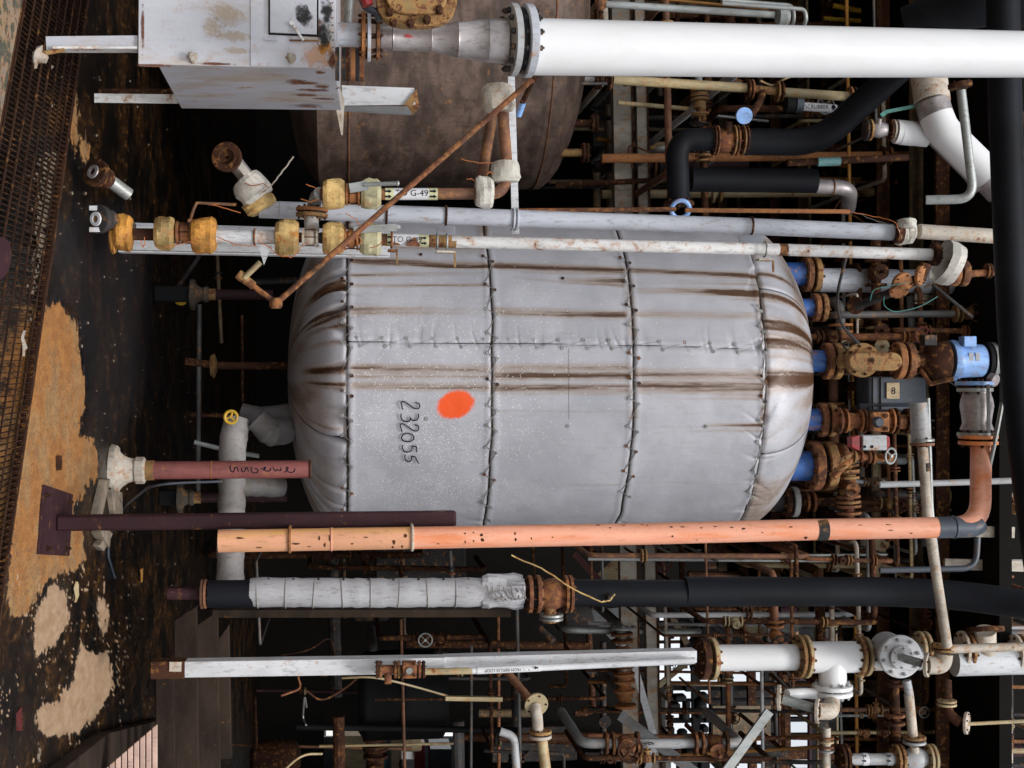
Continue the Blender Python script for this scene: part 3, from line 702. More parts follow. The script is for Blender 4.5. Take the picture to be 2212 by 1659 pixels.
B().torus(V((lc.x, lc.y, P(457, 1016, 9.75).z)), AZ, lr, .004, 24, 6).part('weld', 'rust_orange', lg)
def on_leg(px, py):
    q = P(px, py, 9.75); s_ = max(-.95, min(.95, (q.x - lc.x) / lr)); z = P(px, py, 9.75 - lr).z
    return V((lc.x + s_ * (lr + .001), lc.y - math.sqrt(1 - s_ * s_) * (lr + .001), z))
W2 = [[(285, 325), (282, 370), (300, 415), (325, 430), (350, 405), (358, 360), (375, 350), (400, 355), (420, 420)], [(470, 360), (470, 410), (490, 430), (520, 415), (535, 370), (560, 350), (580, 420)], [(640, 350), (620, 375), (630, 420), (680, 445), (730, 430), (735, 390), (700, 365), (690, 380)],
      [(790, 370), (830, 395), (860, 360), (840, 345), (825, 380), (860, 415), (910, 410), (945, 385), (930, 360)], [(975, 350), (1000, 400), (1020, 415), (1045, 375), (1070, 410), (1105, 400), (1100, 360)], [(1160, 430), (1200, 400), (1225, 365), (1200, 345), (1185, 375), (1215, 425), (1280, 435), (1325, 410), (1320, 370)]]
strokes((0, 0), [[((x * 550 / 2212 + 850) * .54 * 4, (y * 220 / 885 + 1780) * .54 * 4) for x, y in pl] for pl in W2], .0035, lg, on_leg)
# ---- nozzles on the dome
def nozzle(py, px0, px1, rb, fl, Rf, Y=10.6, mat='blue_paint', m1='rust', m2='rust_yellow'):
    a, b_ = P(px0 - 25, py, Y), P(px1, py, Y)
    q = B().tube([a, V((a.x, a.y, P(px1, py, Y).z))], mm(rb, Y), 24).part('nozzle', mat, tk)
    c = V((a.x, a.y, P((fl[0] + fl[1]) / 2, py, Y).z)); t = mm(fl[1] - fl[0], Y) * .40
    flange(q, c, AZ, mm(Rf, Y), t, m1, 8, pair=True, mat2=m2, gap=t * .5); return a
nozzle(592, 1690, 1735, 27, (1735, 1768), 39, 10.9)
nozzle(664, 1725, 1755, 20, (1755, 1783), 32, 10.7)
nozzle(780, 1755, 1778, 25, (1778, 1814), 41, 10.4)
nozzle(907, 1745, 1768, 25, (1768, 1802), 38, 10.5)
nozzle(1007, 1715, 1748, 33, (1748, 1800), 55, 10.6)
nozzle(1085, 1650, 1690, 22, (1690, 1722), 34, 11, 'dark_steel', 'rust_dark', 'pale_grey')
# ================================================================== BROWN VESSEL
VC = P(900, 45, 12.1); VR = 1.44; vz0 = P(690, 45, 12.1).z; vz1 = P(1205, 45, 12.1 - VR).z
bvx = T('steel_vessel', 'bare brown weathered steel vessel behind the white pipe and cabinet', 'vessel', V((VC.x, VC.y, vz0)))
pr = [(vz0 - .3, .01), (vz0 - .28, VR * .5), (vz0 - .18, VR * .82), (vz0, VR)] + [(vz0 + (vz1 - vz0) * k / 8, VR) for k in range(1, 9)] + [(vz1 + .44 * math.sin(PI / 2 * k / 10), VR * math.cos(PI / 2 * k / 10) + .01) for k in range(1, 11)]
B().lathe(V((VC.x, VC.y, 0)), AZ, pr, 96, cap=False).part('shell', 'vessel_brown', bvx)
for z in (vz1, vz0 + .25): B().torus(V((VC.x, VC.y, z)), AZ, VR, .008, 96, 6).part('weld_seam', 'brown_pipe', bvx)
for (py, px0, px1, rp, mt) in ((172, 1262, 1290, 9, 'steel'), (330, 1215, 1262, 9, 'rust_yellow'), (40, 1268, 1290, 9, 'rust_dark'), (266, 1240, 1282, 8, 'rust_dark')):
    Yv = 11.6
    s_ = B().tube([P(px0 - 20, py, Yv), P(px1 + 8, py, Yv)], mm(rp, Yv), 14).part('nozzle', mt, bvx)
    flange(s_, P(px1 + 2, py, Yv), AZ, mm(rp * 2.4, Yv), mm(6, Yv), 'rust_dark', 6, pair=True)
B().box(P(640, 0, 11.2), (.5, .05, .9)).part('support_skirt', 'dark_steel', bvx)
# ================================================================== WHITE CABINET (top-left of the picture)
YF, YB = 7.3, 8.45
cb = T('equipment_cabinet', 'lilac grey steel cabinet with rust and soot stains standing on angle legs', 'cabinet', P(298, 60, YF))
A = lambda px, py, Y=YF: P(px, py, Y)
B().prism([A(300, -140), A(725, -140), A(726, 148), A(298, 139)], (0, .05, 0)).part('front_panel', 'lilac_panel', cb, bevel=.004)
bx = [P(342, 142, YF + .052), P(724, 150, YF + .052), P(737, 238, YB), P(392, 234, YB)]
B().prism(bx, (-.02, 0, 0)).part('side_panel', 'lilac_panel', cb, bevel=.003)
B().prism([P(720, -140, YF + .052), P(720, 146, YF + .052), P(732, 236, YB), P(732, -100, YB)], (0, 0, .01)).part('top_panel', 'lilac_panel', cb)
B().prism([A(541, -140, YF - .006), A(724, -140, YF - .006), A(725, 147, YF - .006), A(541, 142, YF - .006)], (0, .006, 0)).part('cover_plate', 'lilac_panel', cb, bevel=.002)
d_ = B().prism([A(583, -60, YF - .03), A(684, -60, YF - .03), A(684, 74, YF - .03), A(583, 70, YF - .03)], (0, .012, 0)).part('door', 'lilac_panel', cb, bevel=.003)
B().prism([A(580, -64, YF - .016), A(688, -64, YF - .016), A(688, 79, YF - .016), A(580, 74, YF - .016)], (0, .009, 0)).part('door_seal', 'black', cb)
B().tube(bend([A(630, 50, YF - .04), A(640, 65, YF - .05), A(655, 87, YF - .045)], .02), .007, 8).part('latch', 'white_flaky', d_)
B().lathe(A(630, 49, YF - .05), AY, [(0, .012), (.02, .012)], 12).part('latch_pivot', 'white_flaky', d_)
B().tube([A(570, 84, YF - .02), A(600, 86, YF - .02)], .006, 8).part('hinge', 'lilac_panel', cb); B().tube([A(625, 87, YF - .02), A(690, 88, YF - .02)], .005, 8).part('hinge', 'rust_yellow', cb)
for q in ((415, 120), (629, 122)):
    B().lathe(A(q[0], q[1], YF - .055), AY, [(0, .014), (.012, .022), (.03, .018), (.05, .028)], 12, jit=.25, seed=4).part('clamp_knob', 'bell_white', cb)
for k in range(9):
    B().lathe(A(718 + k * .3, 6 + k * 16, YF - .012), AY, [(0, .004), (.005, .004)], 8).part('rivet', 'rust', cb)
# soot and flame-coloured wear marks on the cover plate
def blotch(parent, px, py, Y, w_, h, ang, mt, seed, name='soot_mark'):
    b = B(); rg = random.Random(seed); pl = []
    for k in range(26):
        a = 2 * PI * k / 26; r = 1 + rg.uniform(-.12, .12); x = w_ * math.cos(a) * r; y = h * math.sin(a) * r
        pl.append(P(px + x * math.cos(ang) - y * math.sin(ang), py + x * math.sin(ang) + y * math.cos(ang), Y))
    b.v = pl; b.f = [tuple(range(26))]; return b.part(name, mt, parent)
def softmat(name, col, dens=.9, ax=0):
    m, nt, bs = base_mat(name); tc = nd(nt, 'ShaderNodeTexCoord')
    g = nd(nt, 'ShaderNodeMapping'); g.inputs['Location'].default_value = (-1, -1, -1); g.inputs['Scale'].default_value = (2, 2, 2)
    nt.links.new(tc.outputs['Generated'], g.inputs[0]); sx = nd(nt, 'ShaderNodeSeparateXYZ'); nt.links.new(g.outputs[0], sx.inputs[0])
    r = mth(nt, 'SQRT', mth(nt, 'ADD', mth(nt, 'MULTIPLY', sx.outputs[ax], sx.outputs[ax]), mth(nt, 'MULTIPLY', sx.outputs[2], sx.outputs[2])), 0)
    n = noise(nt, tc.outputs['Object'], 28, 7, .7)
    f = ramp(nt, mth(nt, 'ADD', r, mth(nt, 'MULTIPLY', mth(nt, 'SUBTRACT', n, .5), 2.2)), 1.0, .25)
    nt.links.new(mth(nt, 'MULTIPLY', f, dens), bs.inputs['Alpha']); bs.inputs['Base Color'].default_value = (*col, 1); bs.inputs['Roughness'].default_value = .7
    MATS[name] = m
softmat('soot', (.012, .012, .014), .93); softmat('scorch', (.6, .25, .03), .9); softmat('scorch_pink', (.72, .42, .28), .75); softmat('red_mark', (.55, .03, .04), .95)
blotch(cb, 657, 33, YF - .033, 34, 17, 1.0, 'soot', 1); blotch(cb, 706, 25, YF - .0085, 32, 14, 1.35, 'soot', 2); blotch(cb, 700, 78, YF - .008, 38, 16, 1.75, 'soot', 3)
blotch(cb, 702, 104, YF - .0075, 20, 16, 1.2, 'scorch', 4); blotch(cb, 684, 122, YF - .007, 44, 28, .3, 'scorch_pink', 5)
softmat('rust_stain', (.16, .05, .02), .85); softmat('rust_side', (.2, .065, .025), .85, 1); softmat('tan_stain', (.56, .42, .26), .45)
rg = random.Random(61)
for k in range(9):
    t = rg.random(); yy_ = YF + .06 + t * (YB - YF - .1); px = 735 - rg.uniform(12, 95); ky = 150 + (238 - 150) * t; w_ = rg.uniform(14, 50)
    b = B(); c = P(px, ky, yy_); x_ = c.x + .024; mz = mm(w_, yy_); my = rg.uniform(.03, .09)
    b.v = [V((c.x + .004 + 0 * x_, c.y + my * math.sin(2 * PI * i / 16), c.z + mz * math.cos(2 * PI * i / 16))) for i in range(16)]; b.f = [tuple(range(16))]; b.part('rust_mark', 'rust_side', cb)
for (px, py, w_, h, a, mt) in ((490, 32, 60, 22, .5, 'tan_stain'), (500, 78, 55, 14, .2, 'tan_stain'), (515, 110, 40, 8, 0, 'tan_stain'), (460, 60, 30, 26, .9, 'tan_stain'), (720, 130, 12, 22, 0, 'rust_stain'), (595, 66, 22, 9, .2, 'tan_stain'), (340, 142, 60, 4, 0.02, 'rust_stain'), (470, 138, 50, 4, .02, 'rust_stain'), (308, 60, 5, 60, 0, 'rust_stain'), (690, 60, 8, 26, 0, 'rust_stain')):
    blotch(cb, px, py, YF - (.0072 if px > 541 else .0012), w_, h, a, mt, px, 'rust_mark' if mt == 'rust_stain' else 'tan_mark')
fl = B().beam(P(298, 92, YF + .03), P(100, 94, YF + .03), mm(29, YF), .012).part('leg', 'lilac_panel', cb)
B().beam(P(298, 107, YF + .036), P(118, 107, YF + .036), .012, .09).part('leg_flange', 'white_flaky', fl)
B().lathe(P(76, 120, YF - .1), AZ + AX * .3, [(0, .05), (.012, .06), (.02, .03), (.06, .02)], 16, jit=.2, seed=8).part('foot_pad', 'bell_white', fl)
B().tube([P(80, 118, YF - .1), P(112, 112, YF), P(140, 107, YF)], .012, 8).part('foot_rod', 'rust_yellow', fl)
b2 = B().beam(P(385, 214, YB), P(204, 212, YB), mm(19, YB), .01).part('leg', 'white_flaky', cb)
B().beam(P(385, 198, YB + .05), P(214, 198, YB + .05), mm(10, YB), .03).part('leg_flange', 'rust_dark', b2)
# thin plate and channel behind the cabinet
B().prism([P(712, 168, 8.3), P(724, 172, 8.3), P(741, 214, 8.7), P(737, 291, 8.9), P(726, 235, 8.6)], (.0, .02, .01)).top('bracket_plate', 'bell_white', 'thin pointed rusty white plate sticking out beside the grey cabinet', 'plate')
ch = T('steel_channel', 'white painted channel stub with rusted cut end in front of the brown vessel', 'channel', P(740, 215, 9.6))
B().prism([P(738, 184, 9.6), P(895, 190, 9.6), P(897, 226, 9.6), P(740, 228, 9.6)], (0, .01, 0)).part('web', 'white_worn', ch)
B().prism([P(740, 229, 9.57), P(880, 230, 9.57), P(893, 249, 9.7), P(742, 240, 9.7)], (0, .01, 0)).part('flange', 'pale_grey', ch)
B().prism([P(872, 226, 9.58), P(900, 192, 9.58), P(906, 232, 9.62), P(890, 250, 9.7)], (0, .008, 0)).part('cut_end', 'rust_yellow', ch)
# ================================================================== BIG WHITE PIPE LINE with reducer
wp = T('white_pipe', 'large smooth white pipe with grey flanges and a bare steel reducer across the top', 'pipe', P(1150, 100, 6.7))
r0 = mm(61, 6.7)
B().tube([P(1148, 101, 6.7), P(1700, 111, 6.85), P(2330, 119, 7.05)], [r0, r0 * .955, r0 * .87], 48).part('pipe', 'white', wp)
dW = (P(2330, 119, 7.05) - P(1148, 101, 6.7)).normalized()
flange(wp, P(1139, 88, 6.7), dW, mm(79, 6.7), mm(20, 6.7), 'grey_blue', 12, bm='dark_steel')
flange(wp, P(1107, 86, 6.7), dW, mm(78, 6.7), mm(17, 6.7), 'pale_grey', 12, bm='dark_steel')
B().lathe(P(1116, 87, 6.7), dW, [(0, mm(70, 6.7)), (mm(14, 6.7), mm(70, 6.7))], 32).part('gasket', 'black', wp)
rp = [(823, 27), (846, 27), (848, 28.5), (851, 27), (929, 27), (931, 28), (934, 27), (985, 38), (988, 40), (992, 38), (1040, 45), (1050, 46), (1054, 47.5), (1058, 46), (1096, 49)]
p0 = P(823, 81, 6.75); dR = (P(1096, 89, 6.75) - p0).normalized(); L_ = (P(1096, 89, 6.75) - p0).length
B().lathe(p0, dR, [((a - 823) / 273 * L_, mm(b_, 6.75)) for a, b_ in rp], 40).part('reducer', 'steel', wp)
flange(wp, P(816, 78, 6.75), dR, mm(52, 6.75), mm(7, 6.75), 'rust', 8, bm='rust_dark')
flange(wp, P(797, 78, 6.75), dR, mm(54, 6.75), mm(8, 6.75), 'grey_blue', 8, bm='rust_dark')
flange(wp, P(785, 76, 6.75), dR, mm(50, 6.75), mm(9, 6.75), 'rust_orange', 8, bm='rust_dark')
B().tube([P(730, 74, 6.75), P(780, 76, 6.75)], mm(25, 6.75), 24).part('stub', 'grey_blue', wp)
blotch(wp, 883, 78, 6.75 - mm(29, 6.75), 14, 6, .35, 'red_mark', 6, 'red_mark')
# faint raised label and a patched sleeve
def patch_cyl(parent, px0, px1, py0, py1, c0, r, mat, name, off=.0015):
    q = []; 
    for k in range(9):
        t = k / 8
        for px in (px0, px1):
            y = py0 + (py1 - py0) * t; cx = P(px, 101 + (px - 1148) * .0165, 6.7 + (px - 1148) * .0003)
            rr = r * (1 - (px - 1148) * .00011) + off; X_ = P(px, y, cx.y - rr).x; s_ = max(-.98, min(.98, (X_ - cx.x) / rr))
            q.append(V((cx.x + rr * s_, cx.y - rr * math.sqrt(1 - s_ * s_), cx.z)))
    b = B(); b.v = q; b.f = [(2 * k, 2 * k + 1, 2 * k + 3, 2 * k + 2) for k in range(8)]; return b.part(name, mat, parent)
patch_cyl(wp, 1192, 1318, 62, 82, None, r0, 'label_white', 'paint_patch')
m, nt, bs = base_mat('yellowing'); tc = nd(nt, 'ShaderNodeTexCoord'); n_ = noise(nt, tc.outputs['Object'], 5, 6, .65)
sx = nd(nt, 'ShaderNodeSeparateXYZ'); nt.links.new(tc.outputs['Generated'], sx.inputs[0])
nt.links.new(mth(nt, 'MULTIPLY', ramp(nt, mth(nt, 'SUBTRACT', n_, mth(nt, 'MULTIPLY', sx.outputs[2], .22)), .36, .5), .6), bs.inputs['Alpha']); bs.inputs['Base Color'].default_value = (.6, .4, .2, 1); MATS['yellowing'] = m
patch_cyl(wp, 1320, 1450, 48, 156, None, r0, 'yellowing', 'stain')
# rusty stacked rings and oval rusty cover
rs = T('ring_stack', 'stack of rusty black flange rings beside the cabinet top edge', 'flanges', P(760, 140, 7.1))
for k, (px, mt) in enumerate(((724, 'dark_steel'), (738, 'dark_steel'), (747, 'rust_dark'), (758, 'rust_orange'), (767, 'dark_steel'), (777, 'rust'))):
    B().lathe(P(px, 138 + k * .4, 7.1), AZ, [(0, mm(35, 7.1)), (mm(8, 7.1), mm(36, 7.1)), (mm(9, 7.1), mm(35, 7.1))], 28).part('ring', mt, rs)
B().tube([P(757, -40, 6.9), P(748, 95, 6.95)], .022, 12).top('conduit', 'galv', 'slanting grey conduit passing between cabinet and reducer', 'conduit')
oc = T('gear_housing', 'yellowish rusted oval gear housing with large bolts hanging above the steel reducer', 'housing', P(900, 20, 6.5))
def oval(px, py, a, b_, Y, n=28): return [P(px + a * math.copysign(abs(math.cos(2 * PI * k / n)) ** .7, math.cos(2 * PI * k / n)), py + b_ * math.copysign(abs(math.sin(2 * PI * k / n)) ** .7, math.sin(2 * PI * k / n)), Y) for k in range(n)]
B().prism(oval(900, -14, 88, 70, 6.5), (0, .08, 0)).part('cover', 'rust_yellow', oc, bevel=.006)
B().prism(oval(900, -22, 68, 52, 6.46), (0, .04, 0)).part('raised_face', 'rust_yellow', oc, bevel=.008)
for (px, py) in ((850, 44), (888, 47), (923, 39), (950, 18), (842, 22), (964, -12)):
    B().lathe(P(px, py, 6.44), AY, [(0, .014), (.012, .02), (.05, .02)], 6).part('bolt', 'rust_dark', oc)
B().tube(bend([P(775, -20, 6.6), P(790, 18, 6.55), P(815, 26, 6.55), P(820, 45, 6.55)], .05), .018, 10).part('lever', 'slate', oc); B().tube([P(783, -20, 6.5), P(795, 12, 6.5)], .028, 10).part('red_grip', 'red', oc)
B().tube([P(918, -40, 8), P(914, 16, 8)], mm(8, 8), 10).top('hanger_rod', 'brown_pipe', 'short brown rod hanging in front of the brown vessel', 'rod')
# ================================================================== FRONT PIPE BANK
Y1, Y2, Y3 = 8.75, 8.4, 8.35
sc = T('support_channel', 'white channel beam behind the taped valves near the floor', 'beam', P(280, 515, 8.95))
B().prism([P(255, 484, 8.95), P(842, 502, 8.95), P(842, 552, 8.95), P(255, 540, 8.95)], (0, .02, 0)).part('web', 'white_worn', sc, bevel=.003)
B().prism([P(255, 480, 8.93), P(842, 498, 8.93), P(842, 502, 8.93), P(255, 484, 8.93)], (0, .1, 0)).part('flange', 'grey_blue', sc)
B().prism([P(255, 541, 8.93), P(842, 553, 8.93), P(842, 556, 8.93), P(255, 544, 8.93)], (0, .1, 0)).part('flange', 'white_worn', sc)
B().prism([P(558, 530, 8.38), P(587, 530, 8.38), P(570, 572, 8.38)], (0, .012, 0)).part('gusset', 'white_worn', sc)
k1 = T('upper_pipe', 'thicker pale lilac pipe above the flaking one, with U-bolts and a flanged branch', 'pipe', P(590, 456, Y1))
ax1 = [(560, 452, Y1), (985, 467, Y1), (1620, 489, Y1 + .02), (1955, 503, Y1 + .05)]
q = pp(*ax1); r1 = mm(18.5, Y1); B().tube(q, r1, 28).part('pipe', 'grey_blue', k1)
d1 = (q[-1] - q[0]).normalized()
B().tube(pp((1985, 500, Y1 + .05), (2175, 512, Y1 + .1)), mm(17, Y1), 24).part('pipe', 'bell_white', k1)
for px, py in ((835, 461), (963, 466), (1109, 472), (1622, 489)): ubolt(k1, P(px, py, Y1), d1, r1 * 1.12, .0075, 'rust_dark' if px != 1109 else 'grey_blue')
ubolt(k1, P(1117, 472, Y1), d1, r1 * 1.12, .0075, 'grey_blue')
B().torus(P(604, 454, Y1), d1, r1, .003).part('weld', 'pale_grey', k1)
for (px, s_) in ((1946, 1), (1962, 2)): wrap(k1, P(px, 503 - 2 * s_, Y1 + .04), d1, mm(29, Y1), mm(22, Y1), 'tape_white', 20 + s_)
B().lathe(P(1934, 501, Y1), d1, [(0, mm(26, Y1)), (mm(14, Y1), mm(26, Y1))], 24).part('flange', 'rust_dark', k1)
wrap(k1, P(1960, 483, Y1 - .06), AX, mm(20, Y1), mm(22, Y1), 'tape_white', 55)
B().tube(wirepath(pp((1838, 458, 8.6), (1900, 470, 8.55), (1935, 480, 8.5), (1944, 505, 8.5)), .004, 3), .0025, 6).part('tie_wire', 'wire_orange', k1)
B().tube(wirepath(pp((1840, 456, 8.6), (1895, 478, 8.55), (1940, 490, 8.5), (1948, 515, 8.5)), .004, 5), .0025, 6).part('tie_wire', 'wire_grey', k1)
# branch flange between the two runs
dn = (P(676, 430, Y1 - .1) - P(674, 490, Y1 - .1)).normalized()
flange(k1, P(674, 459, Y1 - .22), dn, mm(34, Y1 - .2), mm(8, Y1), 'rust_yellow', 6, pair=True, mat2='rust_orange', gap=.01)
B().tube([P(672, 470, Y1 - .22), P(674, 500, Y1 - .25)], mm(15, Y1), 16).part('neck', 'white_flaky', k1)
B().tube([P(676, 450, Y1 - .22), P(684, 425, Y1 - .3), P(692, 418, Y3)], mm(14, Y1), 16).part('neck', 'galv', k1)
k2 = T('flaking_pipe', 'thin white pipe with flaking paint and taped valves along the front', 'pipe', P(500, 515, Y2))
ax2 = [(470, 510, Y2), (700, 514, Y2), (985, 522, Y2), (1650, 538, Y2 + .03), (2010, 550, Y2 + .05)]
q = pp(*ax2); d2 = (q[-1] - q[0]).normalized(); r2 = mm(13.5, Y2)
def k2y(px): return float(np.interp(px, [a[0] for a in ax2], [a[1] for a in ax2]))
def seg2(a, b_, mt, r=r2, nm='pipe'): return B().tube(pp((a, k2y(a), Y2 + (a - 470) / 1540 * .05), (b_, k2y(b_), Y2 + (b_ - 470) / 1540 * .05)), r, 24).part(nm, mt, k2)
seg2(465, 555, 'white_worn', r2 * 1.1); seg2(551, 600, 'white_flaky', r2 * 1.1); seg2(625, 700, 'rust_dark', r2 * .8); seg2(690, 860, 'dark_steel', r2 * .9)
seg2(820, 935, 'rust', r2 * .98); seg2(930, 985, 'rust_yellow', r2); seg2(975, 1682, 'white_flaky'); seg2(1682, 1704, 'rust'); seg2(1700, 2012, 'white_flaky')
seg2(848, 904, 'label_white', r2 * 1.02, 'label_sleeve'); seg2(904, 926, 'label_yellow', r2 * 1.025, 'label_sleeve')
seg2(836, 848, 'label_yellow', r2 * 1.02, 'label_sleeve')
def arrow_poly(parent, px, py, Y, L, h, dirx=1):
    """solid block arrow on a pipe label; plane faces the camera side of the pipe"""
    x0, x1 = -L / 2, L / 2; xs = [(x0, -.22), (.05 * L, -.22), (.05 * L, -.5), (x1, 0), (.05 * L, .5), (.05 * L, .22), (x0, .22)]
    b = B(); b.v = [P(px + dirx * x, py + y * h, Y) for x, y in xs]; b.f = [tuple(range(7))]; return b.part('printed_arrow', 'ink', parent)
uL = d2.cross(AY).normalized()          # lettering "up": towards picture top (-X)
if uL.x > 0: uL = -uL
text(k2, 'TO G-49', P(879, k2y(879) - 2, Y2), d2, uL, mm(17, Y2), 'ink', (P(879, k2y(879), Y2), d2, r2 * 1.03))
for px in (842, 916):
    for dy in (-6, 5.5): arrow_poly(k2, px, k2y(px) + dy, Y2 - r2 * 1.045, 13 if px > 900 else 10, 8)
b = B(); b.v = [P(x, k2y(x) + y, Y2 - r2 * 1.045 + (.02 if y > 12 else 0)) for x, y in ((876, 11.5), (880, 4), (886, -1), (893, -6), (897, -8), (899, -3), (903, 3), (908, 10), (905, 13), (880, 13))]; b.f = [tuple(range(10))]; b.part('torn_patch', 'rust', k2)
b = B(); b.v = [P(x, k2y(x) + y, Y2 - r2 * 1.045 + (.012 if y > 9 else 0)) for x, y in ((849, 11.5), (851, 2), (855, 6), (862, 7), (866, 12))]; b.f = [tuple(range(5))]; b.part('torn_patch', 'rust', k2)
# taped lumps on the run
for i, (px, w_, R, mt) in enumerate(((268, 36, 38, 'tape_orange'), (356, 42, 35, 'tape_yellow'), (441, 52, 38, 'tape_orange'), (620, 50, 38, 'tape_yellow'), (720, 46, 34, 'tape_yellow'), (800, 46, 34, 'tape_green'))):
    wrap(k2, P(px, {268: 502, 356: 503, 441: 508}.get(px, k2y(px) + 1), Y2), d2, mm(R, Y2), mm(w_, Y2), mt, i)
B().tube(pp((240, 505, Y2), (470, 509, Y2)), r2 * .95, 18).part('pipe', 'rust_dark', k2)
wrap(k2, P(245, 512, Y2 + .03), d2, mm(34, Y2), mm(12, Y2), 'tape_orange', 33)
# ball valve bodies between lumps, with levers
def valve(parent, px, py, Y, w_, R, mt='brown_pipe', lever=None, lm='galv', d=None, nm='valve_body'):
    d = d or AZ; L = mm(w_, Y); r = mm(R, Y)
    vb = B().lathe(P(px, py, Y) - d * L / 2, d, [(0, r), (L * .14, r), (L * .15, r * .62), (L * .3, r * .8), (L * .7, r * .8), (L * .85, r * .62), (L * .86, r), (L, r)], 20).part(nm, mt, parent)
    bolts(vb, P(px, py, Y), d, r * .85, r * .11, L * 1.02, 4, 'rust_dark', .8)
    if lever:
        q = pp(*lever[1]); B().tube(q, lever[0], 8).part('lever', lm, vb)
        B().lathe(q[0] + AY * .03, -AY, [(0, .016), (.03, .016), (.034, .01), (.05, .01)], 8).part('stem', lm, vb)
    return vb
valve(k2, 399, 503, Y2, 34, 25, 'rust', (.009, [(410, 477, Y2 - .05), (418, 452, Y2 - .12), (425, 438, Y2 - .12), (510, 442, Y2 - .12)]), 'brown_pipe')
valve(k2, 759, k2y(759), Y2, 30, 25, 'rust_orange')
v_ = valve(k2, 670, k2y(670), Y2, 34, 20, 'bell_white')
lv = B().beam(P(764, 497, Y2 - .1), P(857, 491, Y2 - .1), mm(15, Y2), .008).part('lever', 'galv', k2)
B().lathe(P(861, 490, Y2 - .1) - AY * .004, AY, [(0, .012), (.02, .014), (.03, .01)], 12).part('lever_knob', 'galv', lv)
# clamps and brackets holding the pipe
for px in (566 - 16, 846, 944, 965, 1652): ubolt(k2, P(px, k2y(px), Y2), d2, r2 * 1.18, .0065, 'rust' if px < 900 else 'galv', .02)
for (a, b_, z_) in ((838, 859, 574), (943, 984, 577), (1640, 1672, 588)):
    k_ = B().prism([P(a, k2y(a) + 20, Y2 - .04), P(b_, k2y(b_) + 20, Y2 - .04), P(b_, k2y(b_) + 24, Y2 - .04), P(a, k2y(a) + 24, Y2 - .04)], (0, .09, 0)).part('clamp_bracket', 'bell_white' if a > 900 else 'rust', k2)
    B().prism([P(b_ - 4, k2y(b_) + 20, Y2 + .05), P(b_, k2y(b_) + 20, Y2 + .05), P(b_ + 1, z_, Y2 + .05), P(b_ - 3, z_, Y2 + .05)], (0, .01, 0)).part('bracket_leg', 'rust_yellow', k_)
for (a, b_, y0, y1) in ((800, 857, 485, 499), (943, 983, 487, 505), (1598, 1650, 507, 524)):
    B().prism([P(a, y0, 8.6), P(b_, y0 + 1, 8.6), P(b_, y1, 8.5), P(a, y1, 8.5)], (0, .012, 0)).part('mounting_plate', 'grey_blue', k2, bevel=.002)
B().tube(wirepath(pp((555, 520, 8.3), (585, 535, 8.3), (600, 552, 8.3), (628, 556, 8.3), (645, 545, 8.3)), .003, 1), .0028, 6).part('tie_wire', 'wire_orange', k2)
for i, w_ in enumerate((((700, 545), (715, 550), (738, 543), (745, 530)), ((640, 545), (655, 528), (668, 522)), ((355, 534), (385, 528), (410, 522), (430, 530)), ((305, 520), (308, 534), (314, 528), (312, 512)), ((770, 515), (775, 530), (781, 520), (776, 510)), ((800, 535), (818, 530), (826, 520)), ((470, 513), (510, 528), (555, 532)), ((745, 460), (770, 475), (778, 488)))):
    B().tube(wirepath([P(x, y, 8.26) for x, y in w_], .004, i + 4), .0028, 6).part('tie_wire', 'wire_orange', k2)
# hanging taped end cap on the right of the run
flange(k2, P(2020, 549, 8.45), d2, mm(27, 8.4), mm(14, 8.4), 'rust_dark', 6)
B().lathe(P(2034, 562, 8.4), (d2 + AX * .35), [(0, mm(50, 8.4)), (.05, mm(52, 8.4)), (.1, mm(47, 8.4)), (.115, mm(30, 8.4))], 26, jit=.05, seed=2, cap=False).part('tape_wrap', 'tape_white', k2, ang=16)
flange(k2, P(2070, 590, 8.5), d2, mm(30, 8.4), mm(16, 8.4), 'rust', 6, pair=True)
B().tube(pp((2085, 592, 8.5), (2150, 588, 8.5)), mm(8, 8.4), 12).part('stub', 'rust', k2); flange(k2, P(2135, 585, 8.5), d2, mm(17, 8.4), mm(5, 8.4), 'rust_dark', 4, pair=True)
# third run above with "TO G-49" label
k3 = T('upper_valve_run', 'brown pipe with taped valve, lever and white arrow label above the lilac pipe', 'pipe', P(720, 420, Y3))
B().tube(bend(pp((692, 420, Y3), (1075, 418, Y3), (1090, 402, Y3 + .02), (1096, 370, Y3 + .04), (1085, 230, Y3 + .1), (1082, 205, Y3 + .1)), .06), mm(12.5, Y3), 20).part('pipe', 'brown_pipe', k3)
B().tube(pp((1063, 250, Y3 + .3), (1040, 390, Y3 + .2)), mm(12, Y3), 16).part('pipe', 'brown_pipe', k3)
wrap(k3, P(721, 420, Y3), AZ, mm(32, Y3), mm(48, Y3), 'tape_yellow', 41); wrap(k3, P(801, 420, Y3), AZ, mm(32, Y3), mm(44, Y3), 'tape_green', 42)
valve(k3, 762, 420, Y3, 30, 24, 'rust_orange')
lv = B().beam(P(755, 407, Y3 - .11), P(795, 400, Y3 - .11), mm(20, Y3), .012).part('lever', 'galv', k3); B().tube(pp((786, 399, Y3 - .12), (859, 396, Y3 - .12)), mm(4.5, Y3), 10).part('lever_handle', 'galv', lv)
B().lathe(P(859, 396, Y3 - .12) - AZ * .01, AZ, [(0, .01), (.01, .017), (.02, .01)], 12).part('lever_knob', 'galv', lv)
B().tube(pp((832, 419, Y3), (945, 419, Y3)), mm(12.5, Y3) * 1.03, 24).part('label_sleeve', 'label_white', k3)
for a, b_ in ((832, 850), (926, 945)): B().tube(pp((a, 419, Y3), (b_, 419, Y3)), mm(12.5, Y3) * 1.04, 24).part('label_sleeve', 'label_yellow', k3)
